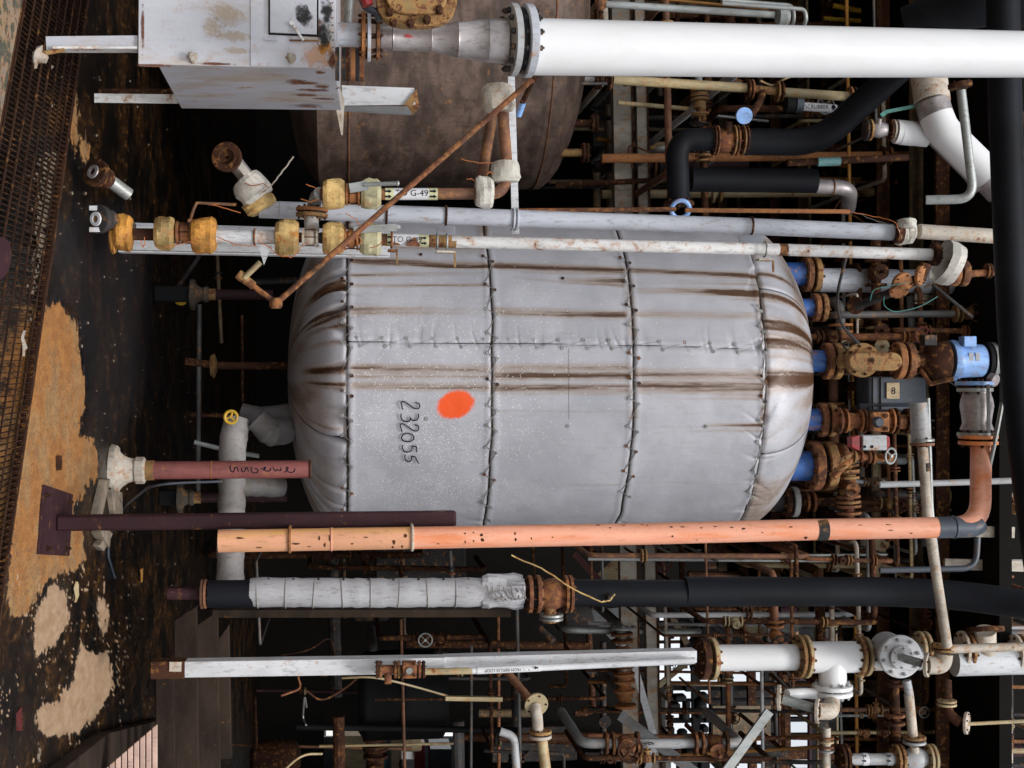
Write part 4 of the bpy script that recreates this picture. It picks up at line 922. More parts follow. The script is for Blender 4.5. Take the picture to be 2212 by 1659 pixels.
text(k3, 'TO G-49', P(889, 417, Y3), AZ, -AX, mm(19, Y3), 'ink', (P(889, 419, Y3), AZ, mm(12.5, Y3) * 1.045))
for px in (839, 936):
    for dy in (-6, 5.5): arrow_poly(k3, px, 419 + dy, Y3 - mm(12.5, Y3) * 1.06, 15, 8.5)
wrap(k3, P(1046, 416, Y3), AZ, mm(34, Y3), mm(40, Y3), 'tape_white', 43); wrap(k3, P(1093, 371, Y3 + .03), AX, mm(31, Y3), mm(46, Y3), 'tape_white', 44)
wrap(k3, P(1076, 212, Y3 + .08), AX, mm(35, Y3), mm(60, Y3), 'bell_white', 45); B().lathe(P(1074, 180, Y3 + .08), AX, [(0, mm(14, Y3)), (.02, mm(15, Y3))], 20).part('pipe_end', 'rust_dark', k3)
for i, w_ in enumerate((((996, 343), (1030, 352), (1065, 352)), ((1008, 387), (1018, 386), (1026, 392)), ((650, 430), (670, 436), (690, 430)), ((660, 398), (680, 405), (695, 415)), ((1052, 378), (1058, 370), (1066, 376)))):
    B().tube(wirepath([P(x, y, Y3 - .03) for x, y in w_], .003, i + 14), .0028, 6).part('tie_wire', 'wire_orange', k3)
# left end: upward elbow with open flange
k4 = T('taped_elbow', 'white taped elbow with braided neck and an open black flange', 'pipe fitting', P(545, 400, 8.7))
B().tube(bend(pp((570, 448, 8.75), (550, 405, 8.72), (505, 348, 8.7)), .12), mm(17, 8.7), 18).part('neck', 'steel', k4)
for k in range(5): B().tube(bend([P(545 + k * 3 - 6, 392 - k * 2, 8.62 - .01 * (2 - abs(k - 2))), P(528 + k * 3 - 5, 372 - k, 8.6), P(512 + k * 4 - 6, 352, 8.62)], .05), .005, 6).part('braid_strand', 'tape_white', k4)
wrap(k4, P(546, 408, 8.7), (P(570, 430, 8.7) - P(520, 370, 8.7)).normalized(), mm(36, 8.7), mm(58, 8.7), 'tape_white', 51); wrap(k4, P(560, 440, 8.72), (P(575, 450, 8.7) - P(545, 400, 8.7)).normalized(), mm(34, 8.7), mm(34, 8.7), 'tape_yellow', 52)
dF = (P(488, 340, 8.45) - P(515, 362, 8.72)).normalized(); c = P(492, 341, 8.55)
B().lathe(c, dF, [(0, .01), (0, mm(31, 8.6)), (.035, mm(32, 8.6)), (.04, mm(30, 8.6)), (.04, mm(17, 8.6)), (.015, mm(15, 8.6)), (.015, .01)], 32, cap=False).part('flange', 'rust_dark', k4)
for i, w_ in enumerate((((530, 395), (545, 402), (570, 396), (580, 405)), ((425, 438), (470, 445), (520, 460)), ((560, 420), (585, 402), (612, 368), (634, 338)))):
    B().tube(wirepath([P(x, y, 8.58) for x, y in w_], .002, i + 24), .003 if i < 2 else .005, 6).part('tie_wire', 'wire_orange' if i < 2 else 'bell_white', k4)
# flat bar standing behind the elbows
B().prism([P(1097, 165, 8.85), P(1112, 165, 8.85), P(1122, 505, 8.85), P(1106, 505, 8.85)], (0, .012, 0)).top('flat_bar', 'white_worn', 'white flat steel bar crossing behind the taped elbows', 'steel bar', bevel=.002)
# open drain fittings low on the left
for nm, px, py, lab, ringm in (('drain_fitting', 203, 372, 'dark steel drain fitting with a worn white ring, nearer the cabinet legs', 'steel'), ('drain_valve', 209, 473, 'black drain fitting with bright white sealing ring beside the orange taped end', 'label_white')):
    Yd = 8.3 if px < 205 else 8.25
    t = T(nm, lab, 'drain fitting', P(px, py, Yd)); dd = (V((-.25 if px < 205 else .05, -.8, -.55))).normalized(); c = P(px, py, Yd)
    B().lathe(c - dd * .13, dd, [(0, .045), (.02, .06), (.06, .06), (.065, .045), (.08, .045), (.085, .08), (.13, .085), (.135, .07)], 28).part('body', 'dark_steel' if px > 205 else 'rust_dark', t)
    B().lathe(c + dd * .006, dd, [(0, .042), (.008, .04), (.009, .022), (-.02, .018)], 28, cap=False).part('seal_ring', ringm, t)
    if px > 205:
        for s_ in (-1, 1): B().box(c + AX * (.062 * s_) + dd * .004, (.014, .01, .04)).part('clip', 'white_worn', t, bevel=.004)
    B().tube([c - dd * .13, c - dd * .22 + AX * .05 + AZ * .05], .04, 16).part('elbow', 'galv' if px < 205 else 'dark_steel', t)
# ================================================================== DIAGONAL ROD
dr_ = T('diagonal_rod', 'long thin rusty pipe slanting across in front of the other pipes', 'pipe', P(595, 655, 8.0))
qa, qb = P(1152, 170, 8.15), P(600, 652, 8.0)
B().tube([qa, qb], mm(6.2, 8.1), 14).part('pipe', 'rust', dr_)
B().lathe(P(596, 655, 8.0) - AX * .03, AX, [(0, .03), (.02, .038), (.045, .038), (.06, .028)], 14).part('elbow', 'rust', dr_)
B().tube(pp((590, 650, 8.0), (524, 600, 8.0)), mm(6, 8), 14).part('pipe', 'rust', dr_)
B().lathe(P(548, 618, 8.0), (P(520, 596, 8) - P(548, 618, 8)), [(0, .024), (.06, .026), (.085, .03), (.11, .028)], 12).part('tee', 'rust_yellow', dr_)
B().tube(pp((528, 600, 7.98), (562, 567, 7.95)), mm(6, 8), 12).part('stub', 'cream', dr_)
B().lathe(P(1152, 172, 8.15), (P(1160, 158, 8.15) - P(1150, 176, 8.15)), [(0, .022), (.03, .026), (.06, .022)], 12).part('elbow', 'rust_dark', dr_)
B().tube(pp((1156, 165, 8.15), (1128, 222, 8.3)), mm(6, 8), 12).part('pipe', 'rust_dark', dr_); B().tube(pp((1130, 222, 8.3), (1120, 250, 8.35)), mm(7, 8), 12).part('blue_sleeve', 'blue_light', dr_)
# ================================================================== MAROON POST
po = T('steel_post', 'dark maroon square steel post standing on a bolted base plate', 'post', P(115, 1125, 7.9))
Yp = 7.86
zt = P(985, 1123, Yp); bt = G(112, 1124)
B().box(((P(600, 1124, Yp).x), Yp, (zt.z + .02) / 2), (mm(16.5, Yp), mm(16, Yp), (zt.z - .02) / 2)).part('tube', 'maroon', po, bevel=.014)
pg = [G(75, 1197), G(88, 1047), G(150, 1068), G(142, 1201)]
B().prism(pg, (0, 0, .022)).part('base_plate', 'maroon', po, bevel=.003)
for q in ((88, 1070), (92, 1185), (139, 1085), (134, 1185)): B().lathe(G(*q) + AZ * .02, AZ, [(0, .014), (.012, .014), (.013, .008), (.03, .008)], 6).part('anchor_bolt', 'rust_dark', po)
B().box(G(120, 1000) + V((0, 0, .01)), (.04, .03, .02)).part('shim', 'rust_dark', po)
# ================================================================== ORANGE PIPE
Yo = 7.75
og = T('orange_pipe', 'long salmon orange pipe with worn paint strapped to the maroon post', 'pipe', P(472, 1169, Yo))
ro = mm(24, Yo); e1 = P(2118, 1138, Yo + .1)
path = [P(472, 1169, Yo), P(890, 1162, Yo), P(1400, 1153, Yo + .03)]
B().tube(path[:2], ro * .998, 36).part('pipe', 'orange_worn', og, 'pipe length with yellowed worn paint')
B().tube(path[1:] + bend([P(1755, 1144, Yo + .07), e1, P(2119, 960, Yo + .25)], .17), ro, 36).part('pipe', 'orange_pipe', og)
da = (path[1] - path[0]).normalized()
B().tube(pp((1762, 1144.5, Yo + .07), (1785, 1144, Yo + .072)), ro * 1.02, 32).part('tape_band', 'dark_steel', og); B().tube([P(2022, 1139.5, Yo + .092), P(2062, 1138.8, Yo + .095)], ro * 1.03, 32).part('tape_band', 'slate', og)
B().tube(bend([P(2062, 1138.8, Yo + .095), e1 + AZ * -.0, P(2119, 1040, Yo + .2)], .17)[:6], ro * 1.02, 32).part('tape_band', 'slate', og)
B().torus(P(716, 1165, Yo), da, ro, .005).part('weld', 'orange_pipe', og); B().torus(P(2060, 1138.8, Yo + .095), da, ro * 1.04, .006).part('weld', 'slate', og)
ubolt(og, P(626, 1166, Yo), da, ro * 1.08, .009, 'rust_orange', .1); ubolt(og, P(890, 1162, Yo), da, ro * 1.08, .009, 'bell_white', .1)
rg = random.Random(12)
for (px, py, w_, h) in [(875, 1155, 4, 8), (850, 1168, 4, 9), (848, 1180, 3, 6), (868, 1178, 3, 7), (1003, 1150, 2, 3), (1003, 1168, 2, 5), (1021, 1148, 2, 2), (1021, 1166, 2, 4), (1038, 1153, 4, 4), (1040, 1164, 5, 6), (1110, 1150, 3, 5), (1111, 1163, 3, 5), (1145, 1161, 2, 4), (1447, 1156, 3, 3), (1446, 1136, 4, 3), (1385, 1132, 3, 2), (1345, 1133, 5, 2), (1290, 1133, 7, 2), (1315, 1138, 3, 2), (1395, 1133, 3, 2), (1470, 1136, 7, 2), (1510, 1138, 4, 2), (1540, 1135, 4, 2), (1575, 1137, 5, 2), (702, 1175, 3, 8), (712, 1160, 2, 10), (1845, 1132, 14, 1.5), (1905, 1131, 18, 1.5), (1915, 1143, 8, 1.5), (1217, 1176, 3, 1.5), (520, 1160, 9, 3), (560, 1180, 7, 2), (640, 1172, 10, 3), (668, 1178, 5, 2), (690, 1160, 3, 6), (760, 1172, 4, 3), (790, 1158, 6, 2), (945, 1172, 4, 2), (1190, 1158, 3, 2), (1260, 1170, 4, 2), (1600, 1140, 6, 3), (1640, 1148, 3, 2), (1700, 1136, 8, 2), (1735, 1160, 4, 6), (1960, 1150, 4, 2), (1500, 1165, 3, 2), (1420, 1168, 5, 1.5)]:
    ya = 1169 + (px - 472) * -.0185; s_ = (py - ya) / 24
    if abs(s_) > .92: s_ = .9 * (1 if s_ > 0 else -1)
    c = P(px, ya, float(np.interp(px, [472, 890, 1400, 1755, 2118], [Yo, Yo, Yo + .03, Yo + .07, Yo + .1]))); n_ = V((s_, -math.sqrt(1 - s_ * s_), 0)); t_ = V((math.sqrt(1 - s_ * s_), s_, 0)); b = B(); k = 9
    b.v = [c + n_ * (ro + .0012) + t_ * (mm(h, Yo) * math.sin(2 * PI * i / k) * rg.uniform(.6, 1.1)) * .8 + AZ * (mm(w_, Yo) * math.cos(2 * PI * i / k) * rg.uniform(.6, 1.1)) for i in range(k)]; b.f = [tuple(range(k))]
    b.part('paint_chip', 'rust_dark', og)
cT = P(2113, 950, Yo + .26); dU = -AX
flange(og, cT, AX, mm(44, 8), mm(9, 8), 'orange_deep', 8, pair=True, mat2='orange_deep', gap=.012)
flange(og, P(2110, 938, Yo + .27), AX, mm(44, 8), mm(9, 8), 'galv', 8)
vb = B().lathe(P(2110, 935, Yo + .27), -AX, [(0, .08), (.02, .1), (.06, .085), (.1, .09), (.16, .1), (.2, .095), (.23, .085), (.25, .08)], 26).part('valve_body', 'steel', og)
flange(og, P(2106, 842, Yo + .27), AX, mm(40, 8), mm(9, 8), 'galv', 8); flange(og, P(2104, 828, Yo + .27), AX, mm(42, 8), mm(9, 8), 'blue_light', 8)
B().tube(bend(pp((2165, 870, 7.9), (2150, 950, 7.9), (2130, 1040, 7.95)), .1), mm(5, 8), 10).part('support_rod', 'galv', og)
B().tube(pp((2134, 830, 7.85), (2136, 935, 7.85)), mm(4, 8), 10).part('tie_rod', 'pale_grey', og)
# ================================================================== UNDER-TANK INSULATED PIPES
ui = T('wrapped_drain_pipe', 'silver wrapped drain pipe running sideways beneath the tank', 'pipe', P(500, 1100, 10.3))
def lumpy(parent, pts, rpx, Y, mat, seed=1, name='wrapped_pipe', jit=.05, R=.12):
    q = bend(pp(*pts), R, 8); out = [q[0]]
    for a, b_ in zip(q, q[1:]):
        n = max(1, int((b_ - a).length / .04))
        for k in range(1, n + 1): out.append(a.lerp(b_, k / n))
    rg = random.Random(seed); rs = [mm(rpx, Y) * (1 + jit * math.sin(i * 1.3 + seed) * rg.uniform(.2, 1) + (-.05 if i % 8 == 0 else 0)) for i in range(len(out))]
    return B().tube(out, rs, 24).part(name, mat, parent, ang=50)
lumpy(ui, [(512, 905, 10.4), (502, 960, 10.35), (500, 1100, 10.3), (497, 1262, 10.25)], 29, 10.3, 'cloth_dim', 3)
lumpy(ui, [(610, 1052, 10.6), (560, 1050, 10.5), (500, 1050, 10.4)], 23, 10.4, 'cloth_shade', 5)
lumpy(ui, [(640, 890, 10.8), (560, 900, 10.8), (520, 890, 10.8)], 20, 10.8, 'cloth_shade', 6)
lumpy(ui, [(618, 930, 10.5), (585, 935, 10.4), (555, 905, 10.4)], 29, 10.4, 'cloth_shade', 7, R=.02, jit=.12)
wheel(ui, P(499, 901, 10.15), AY, mm(13, 10.1), .011, 'yellow', 3)
B().tube(pp((499, 901, 10.15), (500, 901, 10.35)), .01, 8).part('stem', 'brown_pipe', ui)
solo('sample_pipe', 'thin dark pipe rising from the floor under the tank with an open cup', 'pipe', [(420, 955, 11), (500, 975, 11), (560, 985, 11)], 5, 'galv')
dk = T('buried_valve', 'dim dark valve stem in the shade under the tank', 'valve', P(455, 790, 11.4))
B().tube(pp((400, 780, 11.4), (470, 790, 11.4), (620, 790, 11.4)), .03, 10).part('pipe', 'rust_dark', dk); B().lathe(P(455, 790, 11.4), AZ, [(0, .08), (.03, .1), (.05, .05)], 14).part('flange', 'rust_yellow', dk)
sm = T('small_tap', 'small dark tap with a yellow ring at the shaded rear under the tank', 'tap', P(385, 640, 12))
B().lathe(P(391, 647, 12), AX + AY * -1, [(0, .045), (.02, .05), (.03, .03)], 18).part('ring', 'yellow', sm); B().tube(pp((372, 635, 12), (385, 620, 12), (430, 555, 12.2)), .018, 8).part('hose', 'dark_steel', sm)
B().tube(bend([P(480, 1040, 9.2), P(330, 1045, 8.9), G(262, 1100, .02), G(236, 1160, .01), G(233, 1200, .01), G(248, 1248, .01)], .25, 9), .008, 8).top('black_cable', 'slate', 'thin grey cable drooping from the red leg and curling on the floor', 'cable')
# broken white casing lying near the post
cs = T('broken_casing', 'broken pale casing pieces lying on the floor behind the post', 'debris', G(215, 1110, .02))
for (pl, h) in (([(190, 1125), (212, 1035), (222, 1032), (200, 1130)], .05), ([(222, 1055), (245, 1060), (247, 1125), (232, 1125)], .06), ([(195, 1150), (214, 1180), (216, 1145), (203, 1125)], .07), ([(198, 1178), (208, 1188), (216, 1175), (228, 1150), (220, 1142), (208, 1160)], .05)):
    B().prism([G(x, y) for x, y in pl], (.01, .0, h)).part('fragment', 'stone_pale', cs, bevel=.006)
B().prism([G(190, 1130), G(212, 1040), G(240, 1060), G(240, 1150), G(210, 1180)], (0, 0, .02)).part('pad', 'timber', cs)
# ================================================================== LOWER INSULATED PIPE + BLACK PIPE
li = T('wrapped_pipe', 'grey cloth wrapped pipe with a torn end beside a rusty valve and black pipe', 'pipe', P(800, 1280, 9.2))
Yl = 9.2
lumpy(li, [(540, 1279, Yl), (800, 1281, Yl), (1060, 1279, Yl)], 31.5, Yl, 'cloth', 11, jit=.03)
B().tube(pp((450, 1283, Yl), (548, 1282, Yl)), mm(29, Yl), 28).part('rubber_end', 'black_rubber', li)
flange(li, P(440, 1283, Yl), AZ, mm(31, Yl), mm(5, Yl), 'brown_pipe', 8, pair=True); B().tube(pp((362, 1282, Yl), (436, 1283, Yl)), mm(13, Yl), 18).part('stub', 'maroon', li)
# torn, gathered cloth end
b = B(); q0 = P(1040, 1279, Yl)
b.lathe(q0, AZ, [(0, mm(31, Yl)), (.04, mm(35, Yl)), (.1, mm(36, Yl)), (.16, mm(35, Yl)), (.22, mm(37, Yl)), (.28, mm(34, Yl))], 40, cap=False, jit=.16, seed=31); b.part('torn_cloth', 'cloth', li, ang=20)
for k in range(7): B().tube(wirepath([P(1050 + k * 13, 1262 + (k % 2) * 8, Yl - .12), P(1062 + k * 12, 1290, Yl - .13), P(1080 + k * 9, 1300 - k, Yl - .12)], .008, k), .004, 6).part('thread', 'cloth_dim', li)
for k in range(9): B().lathe(P(580 + k * 54, 1252, Yl - .03), AX * -1 + AY * -.6, [(0, .009), (.008, .007)], 8).part('snap_button', 'dark_steel', li)
for k in range(8):
    px = 556 + k * 61; B().torus(P(px, 1281, Yl), AZ + AX * .06 * (k % 3 - 1), mm(31.5, Yl), .004, 36, 6).part('stitched_seam', 'cloth_dim', li)
flange(li, P(1153, 1283, Yl), AZ, mm(41, Yl), mm(9, Yl), 'rust', 8, pair=True, gap=.03); flange(li, P(1227, 1283, Yl), AZ, mm(41, Yl), mm(7, Yl), 'rust', 8, pair=True, gap=.01)
vb = B().lathe(P(1165, 1283, Yl), AZ, [(0, .11), (.02, .085), (.06, .1), (.11, .105), (.15, .09), (.18, .11)], 26).part('valve_body', 'rust', li)
vn_ = B().tube(pp((1188, 1310, Yl), (1190, 1345, Yl)), mm(13, Yl), 14).part('branch', 'rust_yellow', li); flange(vn_, P(1191, 1333, Yl), AX, mm(26, Yl), mm(6, Yl), 'galv', 4, pair=True)
B().tube(pp((1165, 1358, Yl), (1195, 1385, Yl - .1)), mm(8, Yl), 12).part('drain_tube', 'dark_steel', li)
B().tube(wirepath(pp((1106, 1200, 9.1), (1170, 1228, 9.1), (1230, 1268, 9.05), (1300, 1300, 9.0), (1318, 1297, 9.0), (1328, 1283, 9.0)), .004, 8), .005, 8).part('rope', 'tape_yellow', li)
bk = T('black_pipe', 'black rubber insulated pipe running from the rusty valve up to the roof', 'pipe', P(1240, 1280, 9.2))
B().tube(pp((1236, 1281, Yl), (1480, 1282, Yl), (1484, 1281, Yl)), [mm(30, Yl)] * 2 + [mm(28, Yl)], 30).part('insulation', 'black_rubber', bk)
B().tube(bend(pp((1478, 1278, Yl), (1900, 1278, 9.3), (2060, 1284, 9.2), (2350, 1325, 8.8)), .5, 8), mm(33, Yl), 30).part('insulation', 'black_rubber', bk)
B().lathe(P(1316, 1290, Yl - .09), AY * -1, [(0, .03), (.03, .02), (.05, .018)], 12).part('plug', 'dark_steel', bk)
B().beam(P(462, 1321, 9.5), P(1100, 1320, 9.5), mm(16, 9.5), .2).top('timber_board', 'timber', 'dark wooden board on edge below the grey wrapped pipe', 'board')
# ================================================================== WHITE BOX BEAM
Yw = 9.0
bb = T('white_beam', 'white painted steel beam on a rusted foot at the lower edge of the unit', 'beam', P(400, 1440, Yw))
B().beam(P(372, 1443, Yw), P(960, 1434, Yw), mm(34, Yw), .12).part('lower_section', 'white_worn', bb, bevel=.004)
B().beam(P(958, 1429, Yw + .03), P(1500, 1415, Yw + .1), mm(27, Yw), .12).part('upper_section', 'white_worn', bb, bevel=.004)
B().beam(P(330, 1444, Yw), P(402, 1443, Yw - .01), mm(36, Yw), .13).part('rusted_foot', 'rust_dark', bb); B().beam(P(366, 1440, Yw - .075), P(392, 1440, Yw - .075), mm(20, Yw), .01).part('paint_flake', 'bell_white', bb)
wl = T('label_pipe', 'thin cream pipe with printed flow label and small rusty valve alongside the white beam', 'pipe', P(820, 1445, 8.85))
Yq = 8.86
B().tube(pp((912, 1451, Yq), (1020, 1449, Yq)), mm(7.5, Yq), 16).part('pipe', 'cream', wl); B().tube(pp((1015, 1449, Yq), (1500, 1427, Yq + .1)), mm(7.5, Yq), 16).part('pipe', 'white_worn', wl)
def wy(px): return 1449 - (px - 1015) * .0454
B().tube(pp((1030, wy(1030), Yq), (1167, wy(1167), Yq + .02)), mm(8.2, Yq), 18).part('label_sleeve', 'label_white', wl)
dw = (P(1500, 1427, Yq + .1) - P(1015, 1449, Yq)).normalized(); uw = dw.cross(AY); uw = uw if uw.x > 0 else -uw
text(wl, 'HP. IN FROM REFLUX LOOP', P(1098, wy(1098), Yq + .01), -dw, uw, mm(9, Yq), 'ink', (P(1098, wy(1098), Yq + .01), dw, mm(8.5, Yq)), xs=.95)
for px in (1040, 1158): arrow_poly(wl, px, wy(px), Yq + .01 - mm(8.7, Yq), 9, 8, -1)
for (px, mt) in ((815, 'rust_dark'), (822, 'rust'), (854, 'rust'), (861, 'rust_yellow'), (906, 'rust'), (915, 'rust_dark')): flange(wl, P(px, 1446, 8.83), AZ, mm(19, 8.8), mm(5.5, 8.8), mt, 4)
B().tube(pp((812, 1446, 8.83), (918, 1446, 8.83)), mm(10, 8.8), 14).part('valve_body', 'rust', wl)
B().box(P(884, 1446, 8.79), (mm(17, 8.8), .04, mm(15, 8.8))).part('bonnet', 'rust', wl, bevel=.004)
B().lathe(P(884, 1449, 8.75), -AY, [(0, mm(8, 8.8)), (.014, mm(7, 8.8))], 16).part('cap', 'galv', wl)
for s_ in (-1, 1):
    for t_ in (-1, 1): B().lathe(P(884 + 11 * s_, 1446 + 12 * t_, 8.745), -AY, [(0, .01), (.012, .01)], 6).part('bolt', 'rust_dark', wl)
B().tube(pp((838, 1450, 8.83), (838, 1477, 8.8)), mm(8, 8.8), 10).part('branch', 'rust', wl)
# ================================================================== WHITE TEE ASSEMBLY (lower right)
Yt = 9.6
wt = T('white_manifold', 'white flanged pipe manifold with a tee, blind flange and small elbows', 'pipe', P(1550, 1420, Yt))
dt = (P(2000, 1418, Yt + .1) - P(1550, 1422, Yt)).normalized()
B().tube(pp((1545, 1421, Yt), (1735, 1420, Yt + .02)), mm(29, Yt), 32).part('pipe', 'white', wt)
flange(wt, P(1518, 1423, Yt), dt, mm(46, Yt), mm(17, Yt), 'rust_dark', 10, mat2='cream'); flange(wt, P(1538, 1423, Yt), dt, mm(47, Yt), mm(11, Yt), 'cream', 10)
B().lathe(P(1503, 1424, Yt), dt, [(0, mm(12, Yt)), (.02, mm(38, Yt)), (.04, mm(40, Yt))], 28).part('hub', 'rust_dark', wt)
flange(wt, P(1732, 1418, Yt), dt, mm(48, Yt), mm(9, Yt), 'rust_yellow', 10, pair=True, mat2='cream', gap=.02)
B().tube(pp((1742, 1420, Yt + .02), (1858, 1419, Yt + .04)), mm(35, Yt), 32).part('tee_body', 'white', wt)
B().tube(pp((1798, 1430, Yt + .02), (1799, 1478, Yt + .02)), [mm(31, Yt), mm(31, Yt)], 28).part('tee_branch', 'white', wt)
flange(wt, P(1798, 1490, Yt + .02), AX, mm(45, Yt), mm(10, Yt), 'white', 10, pair=True, gap=.012, bm='pale_grey')
flange(wt, P(1862, 1418, Yt + .04), dt, mm(44, Yt), mm(9, Yt), 'rust_yellow', 10, pair=True, mat2='cream', gap=.02)
B().tube(pp((1870, 1419, Yt + .05), (1985, 1418, Yt + .08)), mm(31, Yt), 28).part('pipe', 'pale_grey', wt)
dBl = V((.0, -1, -.05)).normalized(); cB = P(1944, 1418, Yt - .25)
B().tube([cB, cB - dBl * .3], mm(38, Yt), 24).part('branch', 'pale_grey', wt)
flange(wt, cB, dBl, mm(47, Yt), mm(12, Yt), 'white_worn', 8, bm='pale_grey'); flange(wt, cB + dBl * .045, dBl, mm(26, Yt), mm(8, Yt), 'white_worn', 6, bm='pale_grey')
B().tube([cB + dBl * .03, P(1958, 1424, Yt - .45), P(1992, 1433, Yt - .5)], mm(9, Yt), 14).part('small_pipe', 'galv', wt)
flange(wt, P(2003, 1436, Yt - .5), (AZ * .8 - AY * .6), mm(26, Yt), mm(8, Yt), 'bell_white', 6)
B().tube(bend([P(2003, 1436, Yt - .5), P(2035, 1436, Yt - .5), P(2038, 1412, Yt - .5)], .08), mm(20, Yt), 20).part('elbow', 'bell_white', wt)
flange(wt, P(2038, 1399, Yt - .5), AX, mm(27, Yt), mm(5, Yt), 'rust_yellow', 6, pair=True, gap=.01)
flange(wt, P(1992, 1400, Yt + .1), dt, mm(38, Yt), mm(8, Yt), 'cream', 8, pair=True, gap=.02)
# second small elbow chain beneath the tee
c2 = P(1785, 1538, Yt - .2); B().tube([c2, P(1690, 1510, Yt - .1)], mm(11, Yt), 14).part('small_pipe', 'galv', wt)
flange(wt, P(1766, 1536, Yt - .2), (AZ + AY * -.5), mm(27, Yt), mm(8, Yt), 'bell_white', 8); B().tube(bend([P(1768, 1536, Yt - .2), P(1795, 1538, Yt - .2), P(1798, 1505, Yt)], .07), mm(18, Yt), 18).part('elbow', 'bell_white', wt)
flange(wt, P(1683, 1507, Yt - .1), (AZ + AY * -.4), mm(28, Yt), mm(8, Yt), 'bell_white', 6); B().tube(bend(pp((1700, 1500, Yt - .05), (1735, 1497, Yt), (1775, 1500, Yt)), .05), mm(12, Yt), 16).part('stub', 'white', wt)
# tall slim pipe running down to the manifold and its upper flange
sp1 = T('slim_white_pipe', 'slim pale pipe crossing over the orange pipe down to the white manifold', 'pipe', P(2040, 1380, 8.4))
qs = pp((1984, 870, 8.5), (1990, 955, 8.5)); B().tube(qs, [mm(19, 8.5), mm(22, 8.5)], 20).part('reducer', 'pale_grey', sp1)
flange(sp1, P(1992, 955, 8.5), AX, mm(27, 8.5), mm(6, 8.5), 'galv', 6, pair=True, mat2='brown_pipe', gap=.008)
B().tube(pp((1993, 965, 8.5), (2004, 1120, 8.5), (2046, 1396, 8.6)), mm(11.5, 8.5), 20).part('pipe', 'bell_white', sp1); B().tube(pp((1998, 1000, 8.5), (1999, 1018, 8.5)), mm(12, 8.5), 20).part('tape_band', 'dark_steel', sp1)
solo('slim_pipe', 'pair of slim grey conduits right behind the pale crossing pipe', 'pipe', [(2004, 860, 8.9), (2012, 1100, 8.9), (2030, 1250, 8.9)], 5, 'galv')
solo('horizontal_outlet', 'cream pipe leaving the manifold towards the roof at the far right', 'pipe', [(2050, 1402, Yt - .55), (2240, 1396, Yt - .5)], 10, 'bell_white')
solo('horizontal_conduit', 'slim cream conduit behind the orange pipe pointing at the black header', 'pipe', [(1900, 1047, 9.3), (2080, 1042, 9.3), (2195, 1038, 9.3)], 7, 'pale_grey')
f2 = T('flanged_tee', 'white flanged tee with an open dark flange facing the black pipe', 'pipe', P(2130, 1420, 10))
B().tube(pp((2060, 1428, 10), (2215, 1424, 10)), mm(34, 10), 26).part('tee_body', 'white_worn', f2); B().tube(pp((2130, 1425, 10), (2128, 1362, 9.9)), mm(24, 10), 22).part('tee_branch', 'bell_white', f2)
cO = P(2128, 1355, 9.9); B().lathe(cO, V((1, -.25, 0)), [(0, mm(24, 10)), (0, mm(42, 10)), (.035, mm(42, 10)), (.035, mm(20, 10))], 28, cap=False).part('open_flange', 'rust_dark', f2)
for px in (2085, 2200): flange(f2, P(px, 1403 if px < 2100 else 1410, 10), AZ, mm(42, 10), mm(8, 10), 'bell_white', 8, pair=True, mat2='rust_yellow', gap=.02)
f3 = T('valve_chain', 'grey pipe with round flanges near the lower right corner', 'pipe', P(1900, 1620, 9.8))
B().tube(pp((1963, 1500, 9.7), (1972, 1590, 9.7)), mm(11, 9.7), 18).part('riser', 'bell_white', f3); B().tube(pp((1958, 1470, 9.7), (1964, 1500, 9.7)), mm(10, 9.7), 18).part('riser', 'pale_grey', f3)
flange(f3, P(1975, 1598, 9.7), AX, mm(26, 9.7), mm(6, 9.7), 'rust_yellow', 6, pair=True, mat2='pale_grey', gap=.015)
B().tube(pp((1825, 1640, 9.8), (2020, 1640, 9.8)), mm(13, 9.8), 18).part('pipe', 'pale_grey', f3); B().lathe(P(1950, 1640, 9.8), AZ, [(0, mm(16, 9.8)), (.06, mm(24, 9.8)), (.13, mm(24, 9.8)), (.19, mm(14, 9.8))], 18).part('tee_body', 'pale_grey', f3)
B().tube([P(1975, 1610, 9.75), P(1978, 1640, 9.8)], mm(10, 9.8), 14).part('neck', 'bell_white', f3)
for px, mt in ((1822, 'rust_dark'), (1940, 'rust_yellow'), (2010, 'cream')): flange(f3, P(px, 1640, 9.8), AZ, mm(34, 9.8), mm(7, 9.8), mt, 8, pair=True, gap=.012)
for px in (1862, 1915): B().tube(pp((px, 1640, 9.8), (px + 12, 1640, 9.8)), mm(14, 9.8), 18).part('label_sleeve', 'label_white', f3)
for px in (1868, 1921):
    for dy in (-7, 4): arrow_poly(f3, px, 1640 + dy, 9.8 - mm(14.6, 9.8), 9, 6)
f4 = T('angle_valve', 'rust brown valve with white round flange between slim pipes at lower right', 'valve', P(2090, 1560, 9.9))
flange(f4, P(2045, 1518, 9.9), AX, mm(22, 9.9), mm(5, 9.9), 'cream', 6, pair=True, gap=.01); B().tube(bend(pp((2044, 1470, 10), (2046, 1540, 9.9), (2075, 1562, 9.85)), .1), mm(12, 9.9), 16).part('elbow', 'rust_dark', f4)
flange(f4, P(2088, 1562, 9.85), (AZ * .8 - AY * .6), mm(25, 9.9), mm(7, 9.9), 'bell_white', 6); B().tube(pp((2090, 1564, 9.85), (2230, 1557, 9.85)), mm(4, 9.9), 10).part('rod', 'cream', f4)
f5 = T('rusty_valve', 'dark rusty upright valve below the blind flange', 'valve', P(1935, 1510, 10))
B().tube(pp((1930, 1470, 10), (1935, 1600, 10)), mm(12, 10), 14).part('body', 'rust_dark', f5)
for py in (1478, 1545, 1562): flange(f5, P(1932, py, 10), AX, mm(24, 10), mm(6, 10), 'rust_dark' if py < 1500 else 'rust', 4)
